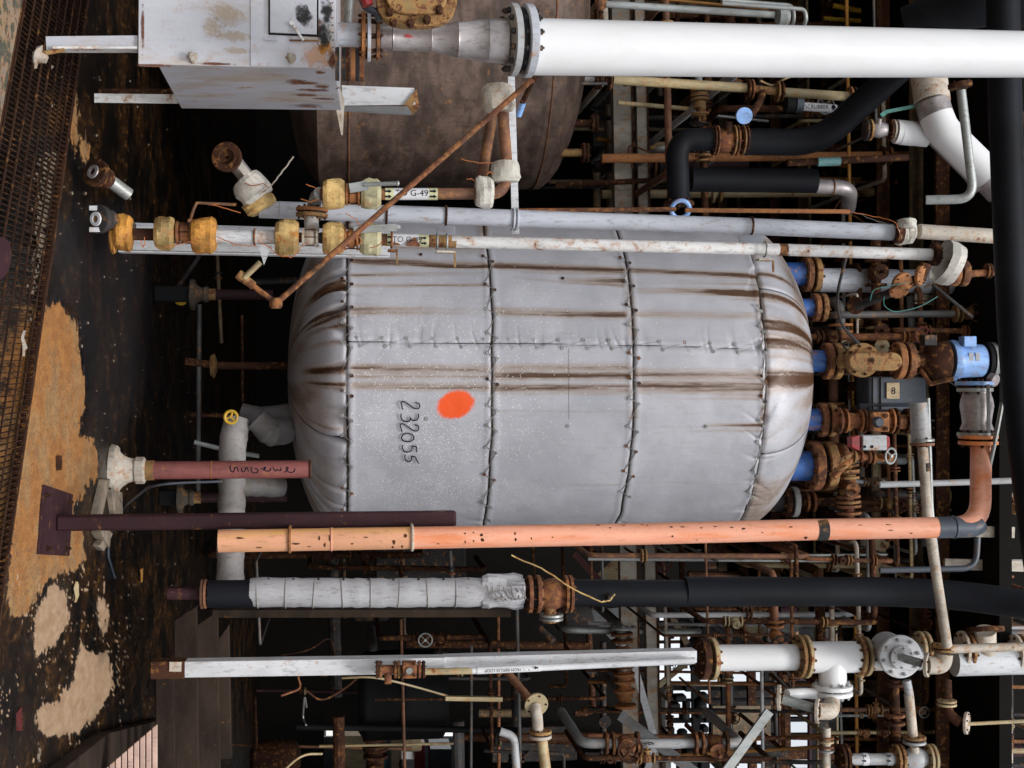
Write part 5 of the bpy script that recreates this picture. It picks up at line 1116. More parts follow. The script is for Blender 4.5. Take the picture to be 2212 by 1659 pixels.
f6 = T('branch_valve', 'stacked cream and brown flanges under the tee, with a stub pointing down', 'valve', P(1785, 1590, 9.8))
for k, (py, mt) in enumerate(((1592, 'rust'), (1600, 'cream'), (1611, 'rust'), (1620, 'pale_grey'))): B().lathe(P(1785, py, 9.8), AX, [(0, mm(17, 9.8)), (.014, mm(17, 9.8))], 20).part('flange', mt, f6)
B().tube(pp((1785, 1572, 9.8), (1785, 1690, 9.8)), mm(10, 9.8), 14).part('body', 'bell_white', f6)
# ================================================================== CHAINS ABOVE THE TANK
va = T('main_valve_stack', 'rust yellow flanged valve with blue actuator above the dome of the tank', 'valve', P(1830, 780, 10.2))
Ya = 10.2
B().tube(pp((1812, 780, Ya), (1990, 779, Ya)), mm(16, Ya), 18).part('stem_pipe', 'rust_yellow', va)
dv = V((.0, -1, -.12)).normalized(); cv = P(1862, 778, Ya - .2)
B().tube([cv, cv - dv * .25], mm(30, Ya), 20).part('body', 'rust_dark', va)
flange(va, cv, dv, mm(38, Ya), mm(10, Ya), 'rust_yellow', 8)
q = [(1855 + 22 * math.cos(a) if math.cos(a) < 0 else 1928 + 22 * math.cos(a), 781 + 20 * math.sin(a)) for a in [2 * PI * k / 24 + .1 for k in range(24)]]
B().prism([P(x, y, Ya - .3) for x, y in q], (0, .07, 0)).part('oblong_bonnet', 'rust_yellow', va, bevel=.012)
B().lathe(P(1884, 778, Ya - .31), -AY, [(0, mm(5, Ya)), (.006, mm(5, Ya))], 16).part('plug', 'rust_dark', va)
flange(va, P(1950, 779, Ya), AZ, mm(42, Ya), mm(16, Ya), 'rust_orange', 8, pair=True, mat2='rust', gap=.02)
B().lathe(P(1972, 779, Ya), AZ, [(0, mm(14, Ya)), (.08, mm(18, Ya)), (.13, mm(36, Ya)), (.2, mm(44, Ya)), (.26, mm(45, Ya))], 30).part('bell_housing', 'rust_dark', va)
B().lathe(P(2050, 779, Ya), AZ, [(0, mm(45, Ya)), (.03, mm(47, Ya)), (.06, mm(45, Ya))], 32).part('housing_ring', 'blue_light', va)
B().lathe(P(2066, 779, Ya), AZ, [(0, mm(40, Ya)), (.1, mm(38, Ya)), (.2, mm(37, Ya)), (.215, mm(33, Ya))], 30).part('motor_housing', 'blue_light', va)
B().tube(pp((2126, 779, Ya), (2134, 779, Ya)), mm(41, Ya), 28).part('band', 'black', va); B().tube(pp((2137, 779, Ya), (2147, 779, Ya)), mm(42, Ya), 28).part('end_ring', 'galv', va)
B().box(P(2166, 775, Ya), (mm(38, Ya), mm(36, Ya), mm(16, Ya))).part('terminal_box', 'blue_light', va, bevel=.01)
for px in (2098, 2112): B().box(P(px, 771, Ya - mm(38, Ya)), (mm(9, Ya), .003, mm(5, Ya))).part('rating_plate', 'pale_grey', va)
B().lathe(P(2138, 818, Ya - .25), V((.35, -.9, .6)), [(0, .045), (.05, .05), (.06, .04)], 18).part('end_cap', 'steel', va)
B().tube(pp((1990, 800, Ya), (2010, 830, Ya - .1), (2060, 818, Ya - .2)), mm(5, Ya), 8).part('link_arm', 'rust', va)
for (px, py) in ((2005, 735), (2090, 738)): B().box(P(px, py, Ya - .1), (.04, .05, .05)).part('junction_box', 'dark_steel' if px < 2050 else 'blue_light', va, bevel=.006)
# grey box with number plate hanging behind
gb = T('grey_motor', 'slate grey ribbed motor box with a cream number plate showing an 8', 'motor', P(1920, 850, 10.6))
B().box(P(1925, 850, 10.7), (mm(38, 10.6), .14, mm(68, 10.6))).part('casing', 'slate', gb, bevel=.012)
for px in (1885, 1902): B().box(P(px, 850, 10.55), (mm(36, 10.6), .006, .003)).part('casing_joint', 'black', gb)
B().prism([P(1858, 872, 10.52), P(1990, 872, 10.52), P(1990, 886, 10.6), P(1940, 892, 10.62), P(1858, 886, 10.6)], (0, .01, 0)).part('casing_edge', 'slate', gb)
B().box(P(1929, 844, 10.545), (mm(18, 10.6), .003, mm(15, 10.6))).part('number_plate', 'beige', gb, bevel=.001)
text(gb, '8', P(1930, 845, 10.54), AZ, -AX, mm(22, 10.6), 'ink', None)
# nozzle 907 chain
vc_ = T('gate_valve_chain', 'row of rusty flanges and a square bonnet ending in a dark round flange', 'valve', P(1800, 907, 10.3))
Yc = 10.35
B().tube(pp((1800, 907, Yc), (1975, 912, Yc)), mm(17, Yc), 18).part('body', 'rust', vc_)
for (px, R, mt) in ((1812, 30, 'rust'), (1826, 27, 'rust_orange'), (1858, 25, 'rust_orange'), (1866, 27, 'rust'), (1925, 28, 'rust_orange'), (1934, 29, 'rust_dark'), (1957, 28, 'rust_dark'), (1967, 30, 'bell_white')): flange(vc_, P(px, 909, Yc), AZ, mm(R, Yc), mm(5, Yc), mt, 6)
B().box(P(1898, 911, Yc - .1), (mm(22, Yc), .05, mm(20, Yc))).part('bonnet', 'rust_orange', vc_, bevel=.01); B().lathe(P(1896, 912, Yc - .15), -AY, [(0, mm(13, Yc)), (.02, mm(12, Yc)), (.035, mm(8, Yc))], 22).part('cap', 'slate', vc_)
for s_ in (-1, 1):
    for t_ in (-1, 1): B().lathe(P(1897 + 15 * s_, 912 + 14 * t_, Yc - .15), -AY, [(0, .018), (.02, .018)], 6).part('bolt', 'rust_dark', vc_)
B().prism([P(1828, 890, Yc - .05), P(1846, 893, Yc - .05), P(1858, 912, Yc - .05), P(1838, 932, Yc - .05), P(1826, 930, Yc - .05)], (0, .1, 0)).part('yoke', 'rust_orange', vc_, bevel=.008)
# actuator with red ends
ac = T('small_actuator', 'small grey actuator block with red end caps below the rusty flange row', 'actuator', P(1885, 958, 10))
B().box(P(1885, 956, 10), (mm(17, 10), .05, mm(29, 10))).part('body', 'pale_grey', ac, bevel=.008)
B().prism([P(1857, 940, 9.95), P(1857, 974, 9.95), P(1848, 970, 9.95), P(1840, 966, 9.95), P(1840, 944, 9.95)], (0, .1, 0)).part('end_cap', 'red', ac, bevel=.004); B().prism([P(1915, 940, 9.95), P(1922, 944, 9.95), P(1923, 962, 9.95), P(1915, 974, 9.95)], (0, .1, 0)).part('end_cap', 'red', ac, bevel=.004)
text(ac, '\u2022 \u2022', P(1876, 966, 9.945), AZ, -AX, .09, 'ink', None)
sv = T('small_valve_group', 'cluster of small rust yellow valves with a dark handwheel by the widest nozzle', 'valve', P(1830, 1000, 10.1))
Yv = 10.1
for (px, py, R, d_, mt) in ((1832, 995, 22, V((.6, -.8, .3)), 'rust_yellow'), (1815, 1012, 18, V((.9, 0, .4)), 'rust_yellow'), (1808, 1020, 18, V((.9, 0, .4)), 'rust'), (1860, 985, 14, AZ, 'rust'), (1877, 987, 14, AZ, 'rust'), (1886, 988, 16, AZ, 'rust_orange'), (1845, 985, 16, AZ, 'rust_yellow')): flange(sv, P(px, py, Yv), d_, mm(R, Yv), mm(5, Yv), mt, 4)
B().tube(pp((1800, 1030, Yv), (1832, 995, Yv), (1850, 986, Yv), (1930, 990, Yv)), mm(9, Yv), 12).part('body', 'rust_orange', sv)
wheel(sv, P(1924, 985, Yv - .1), V((.1, -1, .5)), mm(17, Yv), mm(2.6, Yv), 'galv', 3); B().tube(pp((1895, 988, Yv), (1924, 985, Yv - .1)), .02, 8).part('stem', 'rust_orange', sv)
bp_ = T('big_grey_pipe', 'wide grey blue pipe rising from the topmost nozzle of the tank', 'pipe', P(1780, 605, 10.9))
B().tube(pp((1768, 605, 10.9), (2220, 612, 11)), mm(27, 10.9), 28).part('pipe', 'grey_blue', bp_)
# rusty round flange fitting and hose in front
rf = T('rusty_tee_fitting', 'orange rusted tee fitting with round bolted flanges and a dark side arm', 'fitting', P(1940, 605, 9.6))
for (px, py, R, d_) in ((1948, 612, 26, V((.5, -1, .3))), (1942, 628, 22, V((.9, -.7, 0))), (1988, 595, 22, V((.2, -.9, .8)))): flange(rf, P(px, py, 9.6), d_, mm(R, 9.6), mm(9, 9.6), 'rust_orange', 5)
B().tube(pp((1945, 620, 9.65), (1990, 600, 9.65), (1998, 570, 9.65)), mm(13, 9.6), 14).part('body', 'rust_dark', rf); B().tube(pp((1935, 628, 9.7), (1850, 662, 9.9)), mm(10, 9.7), 14).part('side_arm', 'dark_steel', rf)
flange(rf, P(1848, 660, 9.95), V((.3, -1, -.5)), mm(20, 9.9), mm(7, 9.9), 'rust_dark', 4); B().tube(pp((2015, 615, 9.6), (2100, 685, 9.6)), mm(4, 9.6), 10).part('stay_rod', 'dark_steel', rf)
B().tube(bend(pp((1828, 555, 9.5), (1806, 640, 9.5), (1815, 700, 9.6), (1855, 742, 9.8)), .5, 10), mm(3.5, 9.5), 10).top('black_hose', 'dark_steel', 'dark flexible hose curving down in front of the wide grey blue pipe', 'hose')
for i, w_ in enumerate((((1880, 650), (1885, 625), (1960, 610)), ((1910, 640), (1908, 660), (1930, 675), (1985, 665), (2026, 640)))):
    B().tube(bend(pp(*[(x, y, 9.5) for x, y in w_]), .12), .003, 6).top('thin_wire', 'teal', ('loose green wire looping near the rusted tee fitting', 'longer green wire trailing to a white tag right of the rusted tee')[i], 'wire')
# ================================================================== UPPER RIGHT
lp = T('black_elbow_line', 'thick black insulated line with an elbow and a rusty flanged coupling slanting upward', 'pipe', P(1465, 430, 10.3))
Yb = 10.3
B().tube(bend(pp((1466, 436, Yb), (1462, 300, Yb), (1545, 302, Yb)), .5, 9), mm(25, Yb), 26).part('insulation', 'black_rubber', lp)
B().tube(bend(pp((1605, 306, Yb), (1770, 308, Yb), (1870, 215, Yb - .2), (2060, 45, Yb - .5), (2300, -110, Yb - .7)), .5, 9), mm(30, Yb), 26).part('insulation', 'black_rubber', lp)
flange(lp, P(1466, 440, Yb), AX, mm(34, Yb), mm(9, Yb), 'rust_dark', 8); B().torus(P(1470, 452, Yb - .1), V((.5, -1, 0)), mm(20, Yb), mm(5, Yb), 24, 8).part('blue_ring', 'blue_light', lp)
for (px, R, mt) in ((1541, 33, 'rust_dark'), (1548, 33, 'rust'), (1584, 34, 'rust_yellow'), (1591, 34, 'rust'), (1604, 33, 'rust_yellow'), (1611, 33, 'rust_dark')): flange(lp, P(px, 303, Yb), AZ, mm(R, Yb), mm(4, Yb), mt, 8)
B().lathe(P(1550, 303, Yb), AZ, [(0, mm(22, Yb)), (.04, mm(27, Yb)), (.08, mm(27, Yb)), (.12, mm(23, Yb))], 24).part('valve_body', 'rust', lp)
B().tube(pp((1572, 300, Yb - .05), (1574, 262, Yb - .08)), mm(9, Yb), 14).part('bonnet', 'rust_dark', lp)
ls = T('black_stub_line', 'short black insulated pipe ending in a bare steel elbow under the flanged coupling', 'pipe', P(1500, 390, 10.6))
B().tube(pp((1492, 388, 10.6), (1762, 391, 10.6)), mm(27, 10.6), 24).part('insulation', 'black_rubber', ls)
B().tube(bend(pp((1762, 402, 10.6), (1838, 405, 10.6), (1832, 450, 10.9)), .22), mm(17, 10.6), 20).part('steel_elbow', 'steel', ls); B().torus(P(1798, 403, 10.6), AZ, mm(17.5, 10.6), .006).part('weld', 'rust', ls)
yp = T('cream_pipe', 'cream yellow pipe with rusty flanges just below the large white pipe', 'pipe', P(1330, 175, 10.4)); Yy = 10.4
B().tube(pp((1325, 172, Yy), (1612, 190, Yy)), mm(10.5, Yy), 18).part('pipe', 'cream', yp); B().tube(pp((1690, 199, Yy), (1838, 209, Yy)), mm(10.5, Yy), 18).part('pipe', 'cream', yp); B().tube(pp((1610, 190, Yy), (1695, 200, Yy)), mm(9, Yy), 16).part('pipe', 'rust_yellow', yp)
for (px, mt) in ((1318, 'rust_dark'), (1616, 'rust_dark'), (1624, 'rust'), (1679, 'rust_yellow'), (1688, 'rust_dark'), (1836, 'rust_orange'), (1845, 'rust_dark')): flange(yp, P(px, 172 + (px - 1325) * .0725, Yy), AZ, mm(23, Yy), mm(4.5, Yy), mt, 6)
B().tube(pp((1650, 196, Yy), (1640, 222, Yy - .1), (1622, 250, Yy - .2)), mm(8, Yy), 12).part('branch', 'rust_dark', yp); B().lathe(P(1606, 250, Yy - .25), V((.2, -1, 0)), [(0, mm(18, Yy)), (.03, mm(18, Yy))], 24).part('round_plate', 'blue_light', yp)
sc_ = T('tagged_pipe', 'short dark cylinder with a white printed tag behind the cream pipe', 'pipe', P(1700, 225, 11.2)); Yg = 11.2
B().tube(pp((1697, 225, Yg), (1715, 226, Yg)), mm(19, Yg), 20).part('cap', 'black', sc_); B().tube(pp((1718, 226, Yg), (1733, 227, Yg)), mm(18, Yg), 20).part('cap_ring', 'slate', sc_)
B().tube(pp((1735, 230, Yg), (1806, 235, Yg)), mm(9.5, Yg), 20).part('tag_sleeve', 'label_white', sc_); text(sc_, 'SCRUBBER \u2660', P(1770, 233, Yg), AZ, -AX, mm(13, Yg), 'ink', (P(1770, 233, Yg), AZ, mm(10, Yg)), xs=.9)
solo('cool_conduit', 'grey conduit running just above the large white pipe', 'conduit', [(1300, 8, 9.8), (1672, 32, 9.8)], 8, 'galv')
gl = T('gland_end', 'rusty gland on the left end of the grey conduit above the white pipe', 'fitting', P(1290, 10, 9.8)); B().lathe(P(1285, 8, 9.8), AZ, [(0, .03), (.02, .045), (.05, .045), (.08, .03)], 14).part('body', 'rust', gl)
B().lathe(P(1675, 36, 9.8), AZ, [(0, .03), (.02, .07), (.07, .075), (.1, .05)], 18).top('light_globe', 'galv', 'round grey fitting at the right end of the conduit above the white pipe', 'fitting')
for k, (dy, dx) in enumerate(((0, 0), (8, 26))): solo('bent_conduit', ('thin grey conduit bending down behind the white pipe, left one of two', 'thin grey conduit bending down behind the white pipe, right one of two')[k], 'conduit', [(1560, 0 + dy * .9, 9.6 - k * .1), (1712 + dx, 12 + dy, 9.6 - k * .1), (1716 + dx, 40, 9.6 - k * .1), (1700 + dx, 90, 9.8)], 4.5, 'galv', 'bent conduits above the white pipe')
dgp = T('white_duct', 'wide white clad pipe with a metal band, bending at the upper right', 'pipe', P(2000, 200, 9.6)); Yd = 9.6
B().tube(pp((1996, 90, Yd + .15), (2014, 222, Yd)), mm(40, Yd), 30).part('cladding', 'bell_white', dgp); B().tube(pp((2013, 220, Yd), (2024, 256, Yd - .02)), mm(38, Yd), 30).part('metal_band', 'steel', dgp)
B().tube(bend(pp((2022, 250, Yd - .02), (2034, 280, Yd - .04), (2140, 385, Yd - .1)), .2), mm(38, Yd), 30).part('cladding', 'white', dgp); B().tube(pp((2136, 380, Yd - .1), (2165, 410, Yd - .1)), mm(38.5, Yd), 30).part('metal_band', 'steel', dgp)
solo('lagged_brown_pipe', 'brown lagged pipe slanting beside the wide white duct', 'pipe', [(1985, 262, 9.9), (2100, 375, 9.9), (2122, 405, 9.9)], 21, 'cloth_dim')
cdp = T('hanging_conduit', 'slim galvanised pipe hanging from a dark flange and bending left at the upper right', 'pipe', P(2080, 190, 9)); Ye = 9.0
flange(cdp, P(2074, 184, Ye), V((1, 0, .15)), mm(27, Ye), mm(12, Ye), 'rust_dark', 4); B().tube(bend(pp((2076, 195, Ye), (2104, 430, Ye), (2000, 432, Ye + .1)), .12), mm(10.5, Ye), 18).part('pipe', 'galv', cdp)
wv = T('clad_branch', 'white clad branch with steel ball valve and teal lever near the white duct', 'valve', P(1900, 280, 9.7)); Yf = 9.7
B().tube(pp((1934, 284, Yf), (2003, 292, Yf)), mm(27, Yf), 26).part('cladding', 'white', wv); B().tube(pp((1945, 286, Yf), (1975, 289, Yf)), mm(27.6, Yf), 26).part('cladding_band', 'white', wv)
for (px, mt) in ((1870, 'dark_steel'), (1879, 'rust_yellow'), (1922, 'rust_dark'), (1929, 'bell_white')): flange(wv, P(px, 281, Yf), AZ, mm(24, Yf), mm(5, Yf), mt, 6)
B().lathe(P(1880, 280, Yf), AZ, [(0, .04), (.03, .055), (.07, .06), (.12, .05)], 20).part('valve_body', 'steel', wv); B().tube(pp((1898, 270, Yf - .03), (1900, 256, Yf - .05)), mm(6, Yf), 12).part('stem', 'steel', wv)
B().beam(P(1903, 250, Yf - .06), P(1914, 242, Yf - .06), .03, .01).part('lever', 'teal', wv); B().beam(P(1912, 242, Yf - .06), P(1974, 230, Yf - .06), .025, .01).part('lever_arm', 'teal', wv)
solo('black_header', 'very large black insulated header crossing the whole right side', 'pipe', [(2165, -200, 7.7), (2168, 165, 7.7), (2195, 830, 7.7), (2250, 1250, 7.7), (2300, 1500, 7.7)], 37, 'black_rubber', n=40, R=.8)
solo('black_duct', 'black insulated pipe in the upper right corner above the white pipe', 'pipe', [(1960, 60, 8.4), (2090, 10, 8.2), (2300, 8, 8.0)], 48, 'black_rubber', n=30)
tl_ = T('teal_sleeve_pipe', 'dark pipe with a short teal sleeve under the black slanting line', 'pipe', P(1780, 350, 10.4)); B().tube(pp((1700, 352, 10.4), (1960, 340, 10.5)), mm(8, 10.4), 12).part('pipe', 'rust_dark', tl_); B().tube(pp((1766, 350, 10.4), (1814, 348, 10.4)), mm(10, 10.4), 16).part('teal_sleeve', 'teal_light', tl_)
for i, (a, b_) in enumerate((((1975, 645, 11), (2175, 662, 11)), ((1990, 1145, 10.2), (2190, 1150, 10.2)), ((2040, 1218, 10.4), (2215, 1223, 10.4)))):
    B().beam(P(*a), P(*b_), mm(24, 10.5), .03).top('angle_beam', 'bell_white', ('cream steel angle pointing right above the blue motor', 'cream steel angle behind the bend of the orange pipe', 'cream steel angle beneath the bend of the orange pipe')[i], 'beam', 'cream angles at the right')
solo('dark_loop', 'dark tube bending down between the cream angles at the right', 'pipe', [(1900, 1232, 10), (2108, 1228, 10), (2112, 1160, 10)], 7, 'slate', R=.12)
for k, px in enumerate((1900, 1916)): solo('upright_post', ('pale vertical-looking crossbar left of the blue motor, wider', 'narrow cream crossbar left of the blue motor')[k], 'bar', [(1966 + k * 20, 640, 11.3), (1985 + k * 20, 900, 11.3), (1998 + k * 20, 1180, 11.3)], 9 - k * 3, ('pale_grey', 'cream')[k])
# cross member steelwork behind tank
Yj = 12.5
for (nm, x0, x1, xe0, xe1, lab) in (('cross_beam', 1322, 1366, 1348, 1386, 'wide grey rust stained beam passing behind the tank'), ('cross_beam', 1371, 1396, 1404, 1431, 'narrower rust stained beam right behind the wide grey one')):
    t = T(nm, lab, 'beam', P(x0, -100, Yj))
    B().prism([P(x0 - 3, -200, Yj), P(x1 - 3, -200, Yj), P(xe1 + 2, 1900, Yj), P(xe0 + 2, 1900, Yj)], (0, .12, 0)).part('web', 'beam_grey', t)
    B().prism([P(x1 - 6, -200, Yj - .02), P(x1 - 3, -200, Yj - .02), P(xe1 + 2, 1900, Yj - .02), P(xe1 - 1, 1900, Yj - .02)], (0, .2, 0)).part('flange', 'rust_dark', t)
for i, (a, b_, w_, mt) in enumerate((((1340, 1545, 12), (1500, 1668, 11.6), 22, 'pale_grey'), ((1368, 1430, 12.5), (1416, 1604, 12.5), 15, 'white_worn'), ((1418, 1600, 12.5), (1392, 1680, 12.5), 14, 'white_worn'), ((1662, 1536, 11), (1566, 1668, 11), 20, 'galv'), ((1434, 1300, 14), (1484, 1390, 14), 13, 'cream'), ((1405, 1495, 13), (1482, 1432, 13), 12, 'cream'), ((1240, 1195, 13), (1300, 1260, 13), 14, 'dull_red'))):
    B().beam(P(*a), P(*b_), mm(w_, a[2]), .03).top('diagonal_brace', mt, ('thick grey diagonal brace ending at the bottom edge', 'flat pale brace leaning behind the white beam', 'short pale brace below the flat leaning one', 'bright galvanised brace in front of the windows', 'cream short brace above the round rusty flange', 'cream short brace left of the round rusty flange', 'dark red brace under the orange pipe')[i], 'brace')
B().prism([P(1278, 1318, 15), P(1345, 1312, 15), P(1345, 1398, 15), P(1335, 1398, 15), P(1285, 1345, 15)], (0, .02, 0)).top('gusset_plate', 'pale_grey', 'pale triangular gusset plate beside the wide grey beam, lower one', 'plate')
B().prism([P(1270, 1260, 15), P(1345, 1190, 15), P(1345, 1265, 15)], (0, .02, 0)).top('gusset_plate', 'cream', 'pale triangular gusset plate above the black pipe', 'plate')
cl = T('cream_elbow', 'cream flanged elbow dropping to the bottom edge in front of the dark rack', 'pipe', P(1155, 1540, 9.8)); Yc = 9.8
flange(cl, P(1158, 1522, Yc - .1), V((.2, -1, .1)), mm(26, Yc), mm(7, Yc), 'cream', 5); B().tube(bend(pp((1156, 1525, Yc - .1), (1160, 1545, Yc - .15), (1162, 1575, Yc)), .05), mm(12, Yc), 16).part('elbow', 'bell_white', cl)
flange(cl, P(1167, 1586, Yc), AX, mm(25, Yc), mm(7, Yc), 'rust_yellow', 5, pair=True, mat2='bell_white', gap=.01); B().tube(pp((1170, 1592, Yc), (1182, 1690, Yc)), mm(12, Yc), 18).part('pipe', 'cream', cl)
solo('bent_pipe', 'pale pipe bending beside the cream flanged elbow', 'pipe', [(1080, 1580, 10.4), (1110, 1590, 10.4), (1118, 1690, 10.4)], 9, 'pale_grey'); solo('slant_pipe', 'brown pipe slanting from the label pipe to the cream elbow', 'pipe', [(1085, 1440, 10.5), (1160, 1530, 10.2)], 9, 'brown_pipe')
rb_ = T('rusty_bar', 'short rusty bar with pale centre hanging in the dark above the elbow', 'bar', P(1020, 1510, 11)); B().beam(P(962, 1508, 11), P(1085, 1510, 11), mm(9, 11), .05).part('bar', 'cream', rb_)
# ================================================================== LOWER LEFT timber and sheets
B().prism([G(60, 1690), G(200, 1585), G(335, 1552), G(340, 1572), G(215, 1660), G(210, 1700)], (0, 0, .10)).top('timber_plank', 'timber', 'weathered dark plank lying diagonally at the lower left corner', 'plank', bevel=.004)
sh = T('ribbed_sheet', 'pink beige ribbed sheet leaning behind the diagonal plank', 'sheet', G(300, 1640, 0))
for k in range(9):
    x0 = 222 + k * 13.2; top_ = 1660 - (x0 - 222) * .86
    B().prism([P(x0 + 1, top_ + 4, 8.75), P(x0 + 12, top_ - 4, 8.75), P(x0 + 12, 1800, 8.75), P(x0 + 1, 1800, 8.75)], (0, .02, 0)).part('rib', 'pink_sheet', sh, bevel=.004)
for i, (x0, x1, y0, y1, h) in enumerate(((336, 374, 1440, 1720, .0), (376, 424, 1320, 1720, .05), (426, 470, 1330, 1720, .1), (472, 494, 1360, 1640, .12))):
    Yx = 9.6 + i * .25; B().prism([P(x0, y0 + 20, Yx), P(x1, y0 - 10, Yx), P(x1 + 6, y1, Yx), P(x0, y1, Yx)], (0, .08, 0)).top('stacked_board', 'timber', ('grey brown board, lowest of the stack at the lower left', 'grey brown board with a knot, second from the floor', 'dark board, third from the floor', 'narrow board on top of the stack at the lower left')[i], 'board', 'stacked boards at the lower left', bevel=.006)
for i, (px, py, mt, lab, s_) in enumerate(((302, 1238, 'amber', 'small orange rag scrap on the oily floor', .06), (36, 1560, 'dull_red', 'dark red rag scrap near the lower left corner', .07), (160, 1278, 'cream', 'yellowish crumpled scrap beside a pale floor patch', .05), (77, 1635, 'stone_pale', 'pale torn scrap at the very lower left', .04), (44, 745, 'bell_white', 'crooked cream chip lying on the grating', .06))):
    rg = random.Random(i); c = G(px, py, .012); pl = [c + V((math.cos(a) * s_ * rg.uniform(.5, 1.3), math.sin(a) * s_ * .45 * rg.uniform(.5, 1.3), rg.uniform(0, .02))) for a in [2 * PI * k / 9 for k in range(9)]]
    B().prism(pl, (0, 0, .012)).top('scrap', mt, lab, 'scrap')
B().lathe(G(-30, 557, .0) + V((0, 0, .03)), (AX * .2 - AY * .3 + AZ), [(0, .07), (.01, .09), (.03, .1), (.035, .085)], 26).top('round_lid', 'maroon', 'dark red round lid just showing at the left edge over the grating', 'lid')
# ================================================================== BACKGROUND RACK
# named bits seen in the gaps
for i, (a, b_, r_, mt, lab) in enumerate([
    ((1200, 400, 12.5), (1400, 390, 12.5), 6, 'rust_dark', 'dark rusty tube crossing behind the brown vessel top'), ((1335, 222, 12), (1500, 236, 12), 5, 'cream', 'thin cream tube under the cream flanged pipe'),
    ((1120, 455, 9.5), (1460, 452, 9.5), 5, 'rust', 'thin rust streaked tube above the lilac pipe, left part'), ((1480, 454, 9.5), (1835, 457, 9.5), 5, 'rust_orange', 'thin rust streaked tube above the lilac pipe, right part'),
    ((1290, 300, 13), (1480, 330, 13), 5, 'amber', 'amber conduit behind the black elbow'), ((1560, 325, 13), (1830, 360, 13), 4, 'amber', 'amber conduit passing under the rusty flanged coupling'),
    ((1480, 243, 13), (1660, 262, 13), 3, 'galv', 'thin grey wire tube left of the blue plate'), ((1660, 385, 13), (1960, 388, 13), 4, 'amber', 'amber conduit right of the steel elbow'),
    ((1800, 12, 13), (1890, 30, 13), 6, 'yellow', 'yellow tube above the white pipe near the black duct'), ((1780, 40, 13), (1882, 47, 13), 5, 'yellow', 'second yellow tube above the white pipe, lower one'),
    ((1350, -10, 12), (1660, 20, 12), 3, 'amber', 'thin amber line above the grey conduit'), ((640, 1570, 14), (1120, 1578, 14), 7, 'black', 'black line crossing low in front of the coloured drums'), ((690, 1612, 14), (980, 1606, 14), 3, 'cream', 'thin cream line in front of the coloured drums')]):
    solo('background_tube', lab, 'tube', [a, b_], r_, mt)
def vert_tubes():
    rg = random.Random(21); out = []
    zones = [(1280, 1480, -60, 430, 10), (1480, 1960, -60, 470, 20), (1790, 2150, 560, 1130, 22), (520, 1240, 1190, 1700, 26), (1240, 1960, 1200, 1700, 26), (1960, 2240, 1440, 1700, 8), (400, 720, 560, 900, 6), (1240, 1500, 330, 430, 3)]
    for (x0, x1, y0, y1, n) in zones:
        for k in range(n):
            px = rg.uniform(x0, x1); py = rg.uniform(y0, y1); Y = rg.uniform(12.2, 19); up_ = rg.random() < .5
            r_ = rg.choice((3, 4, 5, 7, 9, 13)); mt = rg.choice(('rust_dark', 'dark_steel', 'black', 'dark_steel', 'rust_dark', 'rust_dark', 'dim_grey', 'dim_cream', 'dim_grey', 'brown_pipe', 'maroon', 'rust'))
            L_ = rg.uniform(120, 420)
            if up_: a, c = (px - L_ / 2, py, Y), (px + L_ / 2, py + rg.uniform(-6, 10), Y)
            else: a, c = (px, py - L_ / 2, Y), (px + rg.uniform(-3, 12), py + L_ / 2, Y)
            nm = {'rust_dark': 'dark rusty', 'dark_steel': 'dark steel', 'black': 'black', 'dim_grey': 'dim grey', 'dim_cream': 'dim cream', 'rust': 'rusty', 'brown_pipe': 'brown', 'maroon': 'dark maroon'}[mt]
            kind = 'upright' if up_ else 'level'
            lab = f'{nm} {kind} pipe in the shaded rack far behind the tank'
            if rg.random() < .45 and r_ >= 4:
                t = T('rack_pipe', lab, 'pipe', P(*a), f'{nm} {kind} rack pipes'); q = pp(a, c); rr = mm(r_, Y)
                if rg.random() < .4:
                    side = P(c[0], c[1] + rg.choice((-1, 1)) * 40, Y) if up_ else P(c[0] + rg.choice((-1, 1)) * 40, c[1], Y); q = bend(q + [side], rr * 3)
                B().tube(q, rr, 12).part('pipe', mt, t); d_ = (q[1] - q[0]).normalized(); u = rg.uniform(.2, .8); pc = P(*a).lerp(P(*c), u)
                for s_ in (-1, 1): B().lathe(pc + d_ * .025 * s_ - d_ * .012, d_, [(0, rr * 2), (.024, rr * 2)], 14).part('flange', rg.choice(('rust', 'rust_dark', 'cream', 'dark_steel')), t)
                if rg.random() < .4: B().lathe(pc + d_ * .12, -AY + d_ * .2, [(0, rr * .8), (rr * 3, rr * .8), (rr * 3, rr * 2), (rr * 3.4, rr * 2)], 12).part('valve_bonnet', rg.choice(('rust', 'dark_steel')), t)
            else:
                solo('rack_pipe', lab, 'pipe', [a, c], r_, mt, f'{nm} {kind} rack pipes', n=10)
vert_tubes()
# equipment shapes in the dark
def drum(px, py, Y, R, L, mt, lab, name='drum', d=None, cat='drum'):
    d = d or AZ; r = mm(R, Y); l = mm(L, Y)
    B().lathe(P(px, py, Y) - d * l / 2, d, [(0, r * .8), (l * .06, r * .97), (l * .1, r), (l * .5, r), (l * .52, r * 1.02), (l * .54, r), (l * .9, r), (l * .95, r * .97), (l, r * .8)], 30).top(name, mt, lab, cat)
drum(870, 1500, 14.5, 95, 190, 'black', 'big dark horizontal-looking drum in shade behind the white beam', 'dark_drum')
drum(1620, 1330, 13.5, 36, 90, 'cream', 'dim cream rust stained drum between black pipe and white manifold', 'cream_drum', AX)
drum(1695, 1345, 13, 22, 60, 'pale_grey', 'small dim grey drum beside the cream one', 'grey_drum')
wallq('perforated_plate', 1540, 1665, 1525, 1595, 16, 'dim_cream', .02, label='rust spotted cream plate behind the galvanised brace', cat='plate')
